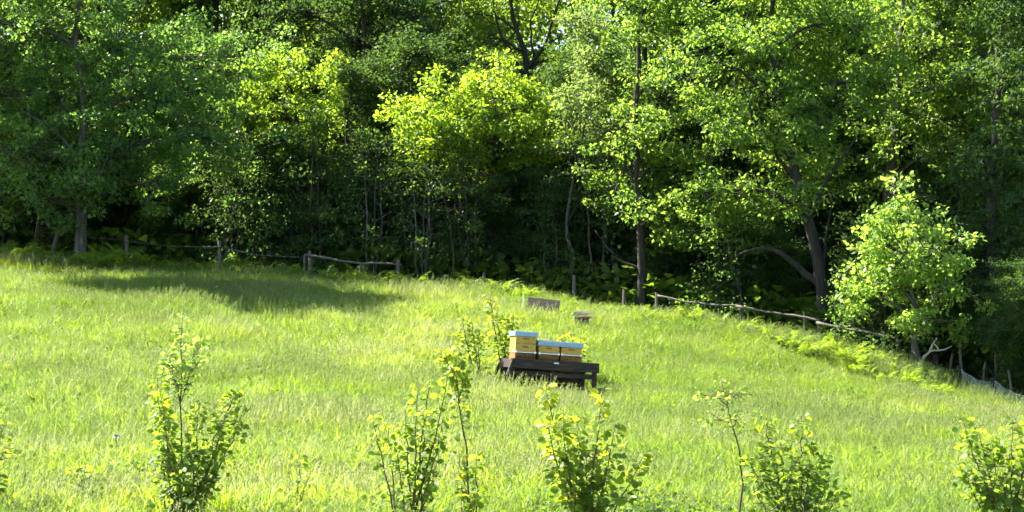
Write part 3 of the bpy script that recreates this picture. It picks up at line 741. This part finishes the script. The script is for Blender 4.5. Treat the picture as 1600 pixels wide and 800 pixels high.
for px in (-12, 2, 8, 15, 22, 30, 35, 42, 48, 60, 75, 95, 110, 148, 155, 160, 172, 182, 195): fspots.append((px, rng.uniform(-3.2, -1.0), 1.4, 'bracken fern at the foot of the wood behind the meadow crest', 'ferns along the meadow crest'))
for k in range(64): fspots.append((rng.uniform(1225, 1470), rng.uniform(-3.2, -.1), rng.uniform(.6, 1.0), 'bracken fern in the bank below the sloping fence rail', 'ferns on the bank below the rail'))
for k in range(14): fspots.append((rng.uniform(1040, 1225), rng.uniform(-2.0, .2), .8, 'bracken fern in the bank below the sloping fence rail', 'ferns on the bank below the rail'))
for i, (px, dy, s, lab, grp) in enumerate(fspots):
    x = (px - 800) / FPX * 54; y = float(edge_y(x)) + dy
    b = base(px, y)
    o = empty('bracken_fern', b)
    for k in range(int(rng.integers(5, 8))): link_mesh('frond', fronds[int(rng.integers(6))], o).rotation_euler = (0, rng.normal(0, .12), k * .95 + rng.uniform(0, .6))
    o.location = b; o.rotation_euler = (rng.normal(0, .12), rng.normal(0, .12), rng.uniform(0, 6.28)); s = s * rng.uniform(.7, 1.1); o.scale = (s, s, s)
    tag(o, lab, 'fern', grp)

# ================================================================== HIVE STAND AND HIVES
ROLL = R(3.6)
SM = Matrix.Translation(STAND) @ Matrix.Rotation(STAND_YAW, 4, 'Z') @ Matrix.Rotation(ROLL, 4, 'Y')
st = empty('hive_stand'); st.matrix_world = SM
tag(st, 'low dark timber platform carrying the beehives in the meadow', 'hive stand')
DT = 0.655                                     # deck top
W = 1.80
MB().box((0, -.40, DT - .045), (W, .045, .19), bev=.006).build('front_beam', M['tarred'], st)
MB().box((0, .66, DT - .045), (W, .045, .19), bev=.006).build('back_beam', M['tarred'], st)
for s in (-1, 1): MB().box((s * (W / 2 - .03), .13, DT - .05), (.045, 1.01, .17), bev=.006).build('end_beam', M['tarred'], st)
for k in range(7): MB().box((0, -.30 + .143 * k, DT - .013), (W - .11, .128, .026), (0, 0, random.uniform(-.004, .004)), bev=.004).build('deck_plank', M['tarred'], st)
for x, y in ((-.84, -.34), (-.02, -.35), (.83, -.34), (-.84, .60), (.83, .60)): MB().box((x, y, DT / 2 - .16), (.09, .07, DT + .08), (random.uniform(-.03, .03), random.uniform(-.03, .03), 0), bev=.006).build('leg', M['tarred'], st)
MB().box((0, -.31, DT - .23), (W - .15, .05, .10), bev=.006).build('stretcher', M['tarred'], st)
MB().box((0, .57, DT - .23), (W - .15, .05, .10), bev=.006).build('stretcher', M['tarred'], st)
MB().tube([(-.86, -.435, DT + .03), (-.97, -.47, DT - .30)], .032, 6).build('brace', M['tarred'], st)
for k in range(3): MB().box((0, .625, DT - .20 - .125 * k), (W - .2, .022, .118), (0, random.uniform(-.006, .006), 0), bev=.004).build('shade_board', M['tarred'], st)  # dark boards added to stand in for the shade under the deck
MB().tube([(-.86, .70, DT + .03), (-.97, .72, DT - .30)], .032, 6).build('brace', M['tarred'], st)
MB().box((.02, -.4265, DT + .0), (.10, .006, .028), bev=.002).build('plate', M['plate'], st)

def hive(name, label, lx, supers, yaw, ent, w=.415, d=.47):
    h = empty(name); h.matrix_world = SM @ Matrix.Translation((lx, -.05, DT + .004)) @ Matrix.Rotation(yaw, 4, 'Z')
    tag(h, label, 'beehive', 'beehives on the dark platform')
    z = 0.0
    MB().box((0, -.02, .012), (w + .01, d + .04, .024), bev=.004).build('floor_board', M['hive_dark'], h)
    z = .026
    lh = .135
    mb = MB().box((0, 0, z + lh / 2), (w, d, lh), bev=.006); bo = mb.build('brood_box', M['hive_dark'], h)
    MB().box((0, -d / 2 - .0025, z + .018), (w * .62, .005, .016)).build('entrance', M['notch'], bo)
    z += lh + .002
    MB().box((0, -.012, z + .011), (w + .018, d + .03, .020), bev=.003).build('edge_strip', M['zinc'], h)
    z += .024
    for k in range(supers):
        hh = .155
        bx = MB().box((0, 0, z + hh / 2), (w, d, hh), bev=.006).build('super_box', M['hive_wood'], h)
        MB().box((0, -d / 2 - .002, z + hh * .62), (.13, .007, .024), bev=.003).build('hand_hold', M['notch'], bx)
        MB().box((-w / 2 - .002, 0, z + hh * .62), (.007, .13, .024), bev=.003).build('hand_hold', M['notch'], bx)
        z += hh + .002
    for sx in (-1, 1):
        MB().box((sx * (w / 2 - .012), -d / 2 - .022, .026 + lh + .016), (.032, .02, .05), bev=.004).build('clip', M['zinc'], h)
    lid = MB().box((0, 0, z + .032), (w + .052, d + .052, .098), bev=.006).build('lid', M['roof_metal'], h)
    MB().box((0, 0, z + .0825), (w + .036, d + .036, .004), bev=.001).build('lid_sheet', M['roof_metal'], lid)
    return h
hive('beehive', 'tallest yellow beehive with two supers on the left of the platform', -.60, 2, R(2), 1)
hive('beehive', 'middle yellow beehive with a single super and blue lid', -.115, 1, R(1), 1)
hive('beehive', 'yellow single-super beehive beside the spare sheet at the low end', .35, 1, R(-1), 1)
# spare lid on the free end
h = MB().box((0, 0, .02), (.22, .36, .05), bev=.005).build('spare_lid', M['roof_metal']); h.matrix_world = SM @ Matrix.Translation((.73, .02, DT + .003)) @ Matrix.Rotation(R(6), 4, 'Z')
tag(h, 'thin pale blue metal lid lying on the free end of the platform', 'lid')
# bees crowding the hive fronts
bv = []; bf = []
rgb = np.random.default_rng(5)
mb = MB()
for k in range(420):
    hx = (-.60, -.115, .35)[int(rgb.choice([0, 0, 0, 1, 1, 2]))]
    p = Vector((hx + rgb.uniform(-.2, .2), -.05 - .235 - .012 - abs(rgb.normal()) * .012, DT + .03 + abs(rgb.normal()) * .065))
    a = rgb.uniform(0, 6.28); dv = Vector((math.cos(a), 0, math.sin(a))) * .009
    mb.tube([p - dv, p - dv * .4, p + dv * .3, p + dv], [.002, .006, .0055, .0015], 5)
bees = mb.build('bees', M['bee'], None, True); bees.matrix_world = SM
tag(bees, 'honey bees crowding the entrances of the hives', kind='stuff')

# ================================================================== YOUNG BUSHES IN THE MEADOW
def leaf_proto(mat):
    V, T = leaves_geo(np.zeros((1, 3)), np.array([[0, 1.0, 0]]), np.array([[0, 0, 1.0]]), 1.0, ROUND, ROUND_T)
    return [raw_mesh('leaf', V, T, np.full(len(V), t), [M[mat]], smooth=True) for t in (.1, .3, .5, .7, .9, 1.0)]
LP = {k: leaf_proto(k) for k in ('hazel', 'hazel_y', 'ash')}
def bush(name, label, cat, px, y, tips, mat, nleaf, lsize, seed, group=None, r0=.011, spread=.15, start=.12, nobj=120, depth=.35, narrow=1.0, single=False):
    rg = np.random.default_rng(seed); random.seed(seed)
    b = base(px, y); root = empty(name, b); tag(root, label, cat, group)
    P = []; D = []
    wts = []
    paths = []
    for tp in tips:
        mids = tp[2:] if len(tp) > 2 else ()
        dz = rg.uniform(-depth, depth)
        tipw = at(tp[0], tp[1], y + dz)
        b0 = b + Vector((rg.normal() * .06, rg.normal() * .06, -.08))
        if single and paths:
            pts = [min(paths[0], key=lambda q: (q - at(mids[0][0], mids[0][1], y)).length), tipw]
            pts.insert(1, pts[0].lerp(tipw, .5) + Vector((0, 0, .05)))
        elif mids: pts = [b0] + [at(m[0], m[1], y + dz * .6) for m in mids] + [tipw]
        else: pts = [b0, b0.lerp(tipw, .5) + Vector(((tipw.x - b0.x) * .12, rg.normal() * .04, .08)), tipw]
        path = curve_pts(pts, 12, .008); paths.append(path)
        L_ = (tipw - b0).length
        wts.append(L_)
        r = r0 * (.6 + .5 * min(1.3, L_ / 1.4)) * (.5 if single and len(paths) > 1 else 1)
        MB().tube([p - b for p in path], [r * (1 - .78 * i / 12) for i in range(13)], 6).build('stem', M['twig'], root, True)
    wts = np.array(wts) / sum(wts)
    tw = MB()
    for path, w in zip(paths, wts):
        k = max(4, int(nleaf * w))
        for j in range(k):
            st0 = start if not (single and path is not paths[0]) else .2
            t = st0 + (1 - st0) * rg.random() ** .8
            f = t * 12; i = min(int(f), 11); p = path[i].lerp(path[i + 1], f - i)
            sp = spread * (1.15 - .75 * t ** 2) * narrow
            a = rg.uniform(0, 6.28); q = p + Vector((math.cos(a) * sp * rg.random() ** .5, math.sin(a) * sp * rg.random() ** .5, rg.uniform(-.4, .6) * sp))
            if (q - p).length > .05 and j % 2 == 0: tw.tube([p - b, q - b], [.004, .002], 4, cap=False)
            P.append(q - b); D.append(Vector((math.cos(a) + rg.normal() * .4, math.sin(a) + rg.normal() * .4, rg.uniform(-.7, .25))))
    tw.build('twig', M['twig'], root)['kind'] = 'stuff'
    P = np.array([tuple(p) for p in P]); D = np.array([tuple(d) for d in D]); n = len(P)
    S = lsize * rg.uniform(.55, 1.2, n); Nn = rand_dirs(n, .9, rg)
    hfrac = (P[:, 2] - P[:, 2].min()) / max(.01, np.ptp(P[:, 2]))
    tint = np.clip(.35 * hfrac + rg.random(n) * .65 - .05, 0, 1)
    score = S / lsize + 1.2 * hfrac + np.abs(P[:, 0]) * .8 - P[:, 1] * .5
    od = np.argsort(-score); big = od[:nobj]; rest = od[nobj:]
    # single leaves that can be picked out
    for i in big:
        d = Vector(D[i]).normalized(); nn = Vector(Nn[i]); x = d.cross(nn).normalized(); z = x.cross(d)
        m = Matrix((x, d, z)).transposed().to_4x4()
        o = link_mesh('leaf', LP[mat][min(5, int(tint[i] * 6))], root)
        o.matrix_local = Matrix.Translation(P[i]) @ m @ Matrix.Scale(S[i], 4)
    if len(rest):
        V, T = leaves_geo(P[rest], D[rest], Nn[rest], S[rest], ROUND, ROUND_T)
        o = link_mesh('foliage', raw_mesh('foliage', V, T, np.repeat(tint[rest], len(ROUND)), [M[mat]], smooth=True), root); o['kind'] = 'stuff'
    return root
FD = 19.0
HZ = 'young hazel bushes in the foreground'
bush('hazel_bush', 'leafy hazel bush left, a thin pale sapling growing inside it', 'bush', 284, FD, [(246, 590), (250, 610), (244, 640), (258, 640), (312, 628), (345, 655), (383, 634), (368, 612, (350, 660)), (342, 705), (256, 690), (330, 750), (300, 680), (275, 720), (290, 760), (320, 700), (262, 750)], 'hazel', 1250, .066, 101, HZ, spread=.11)
bush('rowan_sapling', 'tall thin pale-leaved sapling rising out of the left hazel bush', 'sapling', 286, FD + .25, [(285, 490, (284, 720), (283, 600)), (262, 545, (284, 640)), (318, 530, (284, 600)), (310, 565, (284, 640)), (258, 565, (283, 640))], 'ash', 320, .05, 102, None, r0=.011, spread=.13, start=.5, single=True)
bush('hazel_bush', 'open many-stemmed hazel bush with bare upright stems left of centre', 'bush', 640, FD, [(584, 650), (606, 655), (652, 592), (633, 640), (672, 588), (700, 585), (692, 655), (662, 645), (620, 700), (690, 700), (650, 730), (612, 760)], 'hazel', 560, .068, 103, HZ, spread=.09)
bush('maple_sapling', 'slender sapling with a bare middle stem and leafy tip right of the open hazel', 'sapling', 733, FD - .2, [(702, 535, (727, 700), (715, 610)), (690, 550, (715, 610)), (728, 590, (718, 620)), (712, 560, (716, 610))], 'hazel_y', 210, .066, 104, None, r0=.010, spread=.09, start=.34, single=True)
bush('hazel_seedling', 'low leafy hazel shoot at the foot of the slender bare-stemmed sapling', 'bush', 736, FD - .4, [(716, 705), (745, 712), (730, 730), (742, 760), (722, 760)], 'hazel_y', 110, .085, 105, None, spread=.08)
bush('hazel_bush', 'yellow-green hazel bush with large leaves directly below the beehives', 'bush', 915, FD - .3, [(852, 598), (880, 645), (942, 602), (850, 655), (962, 660), (1004, 714), (902, 655), (872, 700), (936, 690), (890, 730), (950, 740), (915, 700), (905, 760), (875, 760)], 'hazel_y', 820, .085, 106, HZ, spread=.12)
bush('rowan_sapling', 'thin leaning sapling with drooping pale leaves right of the beehives', 'sapling', 1167, FD + .2, [(1127, 592, (1158, 730), (1140, 650)), (1095, 620, (1136, 640)), (1160, 625, (1134, 625)), (1100, 660, (1140, 670)), (1165, 655, (1140, 660))], 'ash', 140, .046, 107, None, r0=.011, spread=.17, start=.5, single=True)
bush('hazel_bush', 'dense rounded hazel bush with two pointed shoots beside the leaning sapling', 'bush', 1236, FD, [(1196, 650), (1252, 646), (1165, 715), (1220, 690), (1288, 705), (1318, 765), (1182, 695), (1268, 690), (1236, 720), (1200, 750), (1270, 740), (1300, 740), (1175, 760), (1240, 760)], 'hazel', 950, .066, 108, HZ)
bush('hazel_bush', 'hazel bush cut off by the right picture edge with one tall leafy shoot', 'bush', 1565, FD, [(1500, 652), (1530, 672), (1582, 658), (1615, 645), (1498, 722), (1550, 690), (1610, 700), (1520, 740), (1575, 730), (1640, 690), (1545, 760), (1600, 750)], 'hazel', 820, .075, 109, HZ)
bush('hazel_bush', 'hazel bush mostly outside the left picture edge', 'bush', -38, FD, [(8, 660), (-8, 690), (10, 700), (-20, 640), (-50, 640), (-70, 680), (-15, 740)], 'hazel', 260, .08, 110, HZ)
bush('maple_sapling', 'yellow-tipped sapling just behind the left corner of the hive platform', 'sapling', 790, 40.5, [(766, 464), (775, 490), (792, 500), (803, 490), (780, 520)], 'hazel_y', 330, .10, 111, None, r0=.016, spread=.22, start=.12)
bush('maple_sapling', 'dark leafy sapling leaning left of the hive platform', 'sapling', 742, 39, [(722, 497), (737, 502), (746, 520), (730, 530)], 'hazel', 260, .085, 112, None, r0=.016, spread=.17, start=.15)
bush('maple_sapling', 'yellow-green sapling peeping over the lids of the two lower hives', 'sapling', 896, 40, [(878, 524), (892, 520), (908, 527), (900, 540)], 'hazel_y', 190, .10, 113, None, r0=.014, spread=.2, start=.2)
bush('dock_plant', 'low dark weed clump in the grass near the bottom left corner', 'weed', 132, FD + 1.5, [(112, 735), (128, 728), (146, 732), (160, 745), (120, 750), (140, 745)], 'hazel', 110, .075, 114, None, spread=.1, nobj=40)
bush('dock_plant', 'low weed clump right of the left hazel bush', 'weed', 470, FD + 1.0, [(455, 740), (470, 715), (485, 740), (462, 760), (480, 762)], 'hazel', 70, .06, 115, None, spread=.09, nobj=40)
# violet flower
b = base(182, 21.2); f = empty('iris_flower', b); tag(f, 'single violet flower in the grass near the left edge', 'flower')
tp = at(182, 681, 21.2) - b
MB().tube([(0, 0, -.05), tp * .5 + Vector((.02, 0, 0)), tp], [.0025, .002, .002], 5).build('stem', M['weed'], f)
for k in range(6):
    a = k * 1.047; d = np.array([[math.cos(a), math.sin(a), .5 if k % 2 else -.5]])
    V, T = leaves_geo(np.array([tuple(tp)]), d, np.array([[0, 0, 1.0]]), .045, ROUND, ROUND_T)
    link_mesh('petal', raw_mesh('petal', V, T, None, [M['flower']], smooth=True), f)

# ================================================================== FENCES AND ODD THINGS
def post_at(px, top, y, r, mat, parent, org, lean=(0, 0), low=None, n=7):
    b = base(px, y); t = at(px + lean[0], top, y)
    MB().tube([b - org + Vector((0, 0, -.2)), (b + t) / 2 - org, t - org], [r * 1.05, r, r * .92], n, .05).build('post', M[mat], parent)
    return t
def rail(pts, y, r, mat, parent, org, nm='rail'):
    P = [at(p[0], p[1], p[2] if len(p) > 2 else y) for p in pts]
    lp = curve_pts(P, 4 * (len(P) - 1), .012)
    return MB().tube([p - org for p in lp], [r * random.uniform(.85, 1.15) * (1 - .25 * i / len(lp)) for i in range(len(lp))], 7, .06).build(nm, M[mat], parent, True)
# short rail fence, mid left
yf = 57.4
org = base(484, yf); f = empty('rail_fence', org); tag(f, 'short fence of one bent grey pole on posts at the meadow crest', 'fence')
post_at(484, 392, yf, .05, 'weathered', f, org); post_at(563, 411, yf, .04, 'weathered', f, org); post_at(569, 414, yf + .3, .035, 'weathered', f, org); post_at(622, 406, yf - .1, .055, 'weathered', f, org)
post_at(476, 397, yf + .2, .035, 'weathered', f, org)
rail([(478, 398), (515, 404), (565, 412), (585, 411), (628, 414)], yf - .09, .038, 'weathered', f, org)
# wire fence, far left
yf = 57.9
org = base(343, yf); f = empty('wire_fence', org); tag(f, 'two grey posts strung with thin wire left of the bent pole fence', 'fence')
post_at(343, 376, yf, .06, 'weathered', f, org); post_at(200, 368, yf, .06, 'weathered', f, org, (-3, 0))
rail([(140, 371), (200, 376), (260, 384), (343, 386)], yf - .07, .006, 'wire', f, org, 'wire'); rail([(343, 386), (410, 399), (476, 402)], yf - .07, .006, 'wire', f, org, 'wire')
rail([(318, 386), (345, 386)], yf - .1, .03, 'weathered', f, org)
# leaning stake and lone stakes
def stake(px, top, y, r, mat, label, lean=(0, 0), name='fence_post', group=None):
    b = base(px, y); t = at(px + lean[0], top, y)
    m = MB().tube([Vector((0, 0, -.2)), (t - b) / 2, t - b], [r * 1.05, r, r * .85], 7, .06)
    o = m.build(name, M[mat]); o.location = b; tag(o, label, 'post', group); return o
stake(74, 358, 58.2, .06, 'weathered', 'leaning grey stake left of the big split trunk', (18, 0))
stake(756, 426, 56.8, .05, 'weathered', 'grey stake among ferns below the round bright tree')
stake(897, 430, 56.2, .06, 'weathered', 'grey stake at the base of the thin pale trunk')
stake(975, 452, 54.8, .055, 'weathered', 'short grey stake left of the sloping fence')
# sloping rail fence, right
org = base(1026, 53.6); f = empty('rail_fence', org); tag(f, 'long fence of thin poles on posts sloping down to the right', 'fence')
PR = [(1026, 457, 53.6, .055), (1158, 476, 52.3, .065), (1279, 499, 51.0, .05), (1402, 524, 49.6, .055)]
for px, top, y, r in PR: post_at(px, top, y, r, 'weathered', f, org)
rail([(1027, 462, 53.5), (1075, 472, 53.1), (1115, 476, 52.7), (1156, 477, 52.2)], 53, .034, 'weathered', f, org)
rail([(1150, 478, 52.2), (1200, 488, 51.7), (1240, 493, 51.3), (1281, 501, 50.9)], 52, .038, 'weathered', f, org)
rail([(1276, 504, 50.9), (1320, 513, 50.4), (1360, 520, 50), (1404, 530, 49.5)], 51, .038, 'weathered', f, org)
stake(1257, 487, 51.6, .045, 'weathered', 'thin grey stake just behind the sloping rail near the leaning trunk')
stake(1134, 490, 52.9, .05, 'pale_wood', 'short pale stump of a post below the first sloping rail')
stake(1426, 527, 49.2, .055, 'weathered', 'dark post right of the last rail post')
stake(1500, 542, 48.9, .038, 'weathered', 'thin pale post behind the forked dead branch')
stake(1555, 549, 48.6, .042, 'weathered', 'brown post standing before the black trunk')
stake(1461, 553, 48.6, .07, 'bark_dark', 'short black post under the forked dead branch')
stake(1530, 566, 48.0, .03, 'weathered', 'thin crooked stick leaning between the two black netting posts', (9, 0))
stake(1583, 578, 47.4, .03, 'weathered', 'thin stick leaning over the netting near the right edge', (-8, 0))
stake(1478, 552, 48.9, .035, 'weathered', 'grey stick leaning against the forked dead branch', (10, 0))
# netting fence
org = base(1500, 47.6); f = empty('net_fence', org); tag(f, 'pale sagging netting strung on black posts at the right edge', 'fence')
NP = [(1500, 571, 47.6), (1553, 590, 46.9), (1612, 612, 46.2)]
for px, top, y in NP: post_at(px, top, y, .06, 'bark_dark', f, org, (-3, 0))
net = MB()
def netpt(u, v):
    k = min(int(u), 1); a, c = NP[k], NP[k + 1]; t = u - k
    px = a[0] + (c[0] - a[0]) * t; y = a[2] + (c[2] - a[2]) * t - .07
    b = base(px, y); sag = 4 * t * (1 - t); top = at(px, a[1] + (c[1] - a[1]) * t + 6, y).z - b.z
    return b + Vector((.02 * math.sin(u * 17 + v * 3), -.10 * v * (1 - v) * math.sin(u * 9), v * (top - .12 * sag))) - org
for i in range(61):
    net.tube([netpt(i / 30, v) for v in (0, .33, .66, 1)], .0035, 3, cap=False)
for j in range(13):
    net.tube([netpt(i / 30, j / 12) for i in range(0, 61)], .0035 if j < 12 else .008, 3, cap=False)
o = net.build('netting', M['net'], f)
# old stump
b = base(1368, 50.6); st_ = empty('tree_stump', b); tag(st_, 'big rotten hollow stump under the pale young tree', 'stump')
V = []; F = []; nn = 22; rows = 8; rg = np.random.default_rng(3)
jag = .25 + .55 * rg.random(nn); jag = (jag + np.roll(jag, 1)) / 2 + .35 * (rg.random(nn) < .2)
but = .14 * np.sin(np.arange(nn) / nn * 6.28 * 5) + .05 * rg.normal(size=nn)
for r_ in range(rows + 1):
    t = r_ / rows
    for k in range(nn):
        a = k / nn * 6.283; rad = .34 * (1 + but[k] * (1.7 - t)) * (1.25 - .35 * t ** .6) + rg.normal() * .012
        V.append((rad * math.cos(a), rad * .8 * math.sin(a), -.25 + t * (.65 + jag[k] * .9)))
for k in range(nn):
    a = k / nn * 6.283; V.append((.22 * math.cos(a), .17 * math.sin(a), .32 + jag[k] * .85))
for k in range(nn):
    a = k / nn * 6.283; V.append((.18 * math.cos(a), .14 * math.sin(a), .1))
for r_ in range(rows + 2):
    for k in range(nn):
        k2 = (k + 1) % nn; F.append((r_ * nn + k, r_ * nn + k2, (r_ + 1) * nn + k2, (r_ + 1) * nn + k))
F.append(tuple((rows + 2) * nn + k for k in range(nn)))
mesh_obj('bole', V, F, M['stump'], st_, False)
MB().tube([(.3, -.25, .4), (.5, -.35, .75), (.52, -.3, 1.0)], [.1, .07, .03], 6, .1).build('spur', M['stump'], st_)
# forked dead branch
b = base(1445, 48.6); db = MB()
p = [at(1440, 566, 48.4), at(1452, 550, 48.4), at(1470, 548, 48.3), at(1487, 541, 48.3)]
db.tube([q - b for q in curve_pts(p, 8, .03)], [.036, .034, .031, .028, .027, .024, .02, .016, .01], 6, .15)
db.tube([q - b for q in curve_pts([p[1], at(1459, 536, 48.4), at(1463, 527, 48.4)], 5, .01)], [.03, .028, .026, .022, .018, .014], 6, .15)
db.tube([q - b for q in curve_pts([at(1459, 536, 48.4), at(1466, 545, 48.3), at(1470, 549, 48.3)], 4)], [.02, .018, .015, .013, .01], 6)
o = db.build('dead_branch', M['pale_wood'], None, True); o.location = b; tag(o, 'forked bleached dead branch beyond the last fence rail', 'branch')
# brown board and stake
b = base(846, 50.0); o = MB().box((0, 0, .17), (.86, .05, .52), bev=.006).build('wooden_board', M['brown_board']); o.location = b + Vector((0, 0, .05)); o.rotation_euler = (R(-22), R(7), R(-10))
tag(o, 'brown weathered board half sunk in grass behind the hives', 'board')
stake(818, 461, 50.3, .022, 'paint_white', 'thin white stake at the left end of the brown board')
# plank pile
b = base(909, 48.5)
PL = [((0, 0, .30), (.42, .10, .035), 5, 'pale_wood', 'pale grey plank low in the small timber pile'), ((.06, -.08, .345), (.55, .09, .03), -4, 'pale_wood', None), ((-.05, .05, .385), (.40, .1, .035), 9, 'pale_wood', None), ((.0, -.04, .425), (.46, .08, .03), 2, 'pale_wood', None), ((.03, .03, .46), (.36, .09, .03), -7, 'pale_wood', None), ((.1, -.12, .30), (.30, .06, .04), 3, 'red_wood', 'short red-brown batten in the small timber pile')]
PLAB = {.30: 'lowest pale plank of the small timber pile behind the hives', .345: 'longest pale plank, second lowest in the small timber pile', .385: 'pale plank in the middle of the small timber pile', .425: 'pale plank second from the top of the small timber pile', .46: 'short pale plank on top of the small timber pile'}
for c, d, a, m_, lab in PL:
    o = MB().box((0, 0, 0), d, bev=.004).build('plank', M[m_]); o.location = b + Vector(c) - Vector((0, 0, .02)); o.rotation_euler = (0, R(4), R(a))
    if m_ == 'red_wood': tag(o, lab, 'plank')
    else: tag(o, PLAB[c[2]], 'plank', 'planks in the small pile')
bl = MB().box((0, 0, .1), (.36, .2, .36), bev=.01).build('timber_block', M['brown_board']); bl.location = b; tag(bl, 'brown block under the small pile of pale planks', 'block')
# sticks
for k, (x0, y0, x1, y1) in enumerate(((985, 494, 1002, 479), (990, 488, 1000, 494), (978, 492, 994, 486))):
    p0, p1 = at(x0, y0, 53), at(x1, y1, 52.9); b = base(x0, 53)
    o = MB().tube([p0 - b, (p0 + p1) / 2 - b + Vector((0, 0, .03)), p1 - b], [.03, .026, .018], 6, .06).build('dead_stick', M['pale_wood']); o.location = b
    tag(o, ('long bleached stick propped up in the grass before the slim dark trunk', 'short bleached stick pointing down beside the long propped stick', 'low bleached stick lying left under the long propped stick')[k], 'stick', 'bleached sticks by the slim trunk')
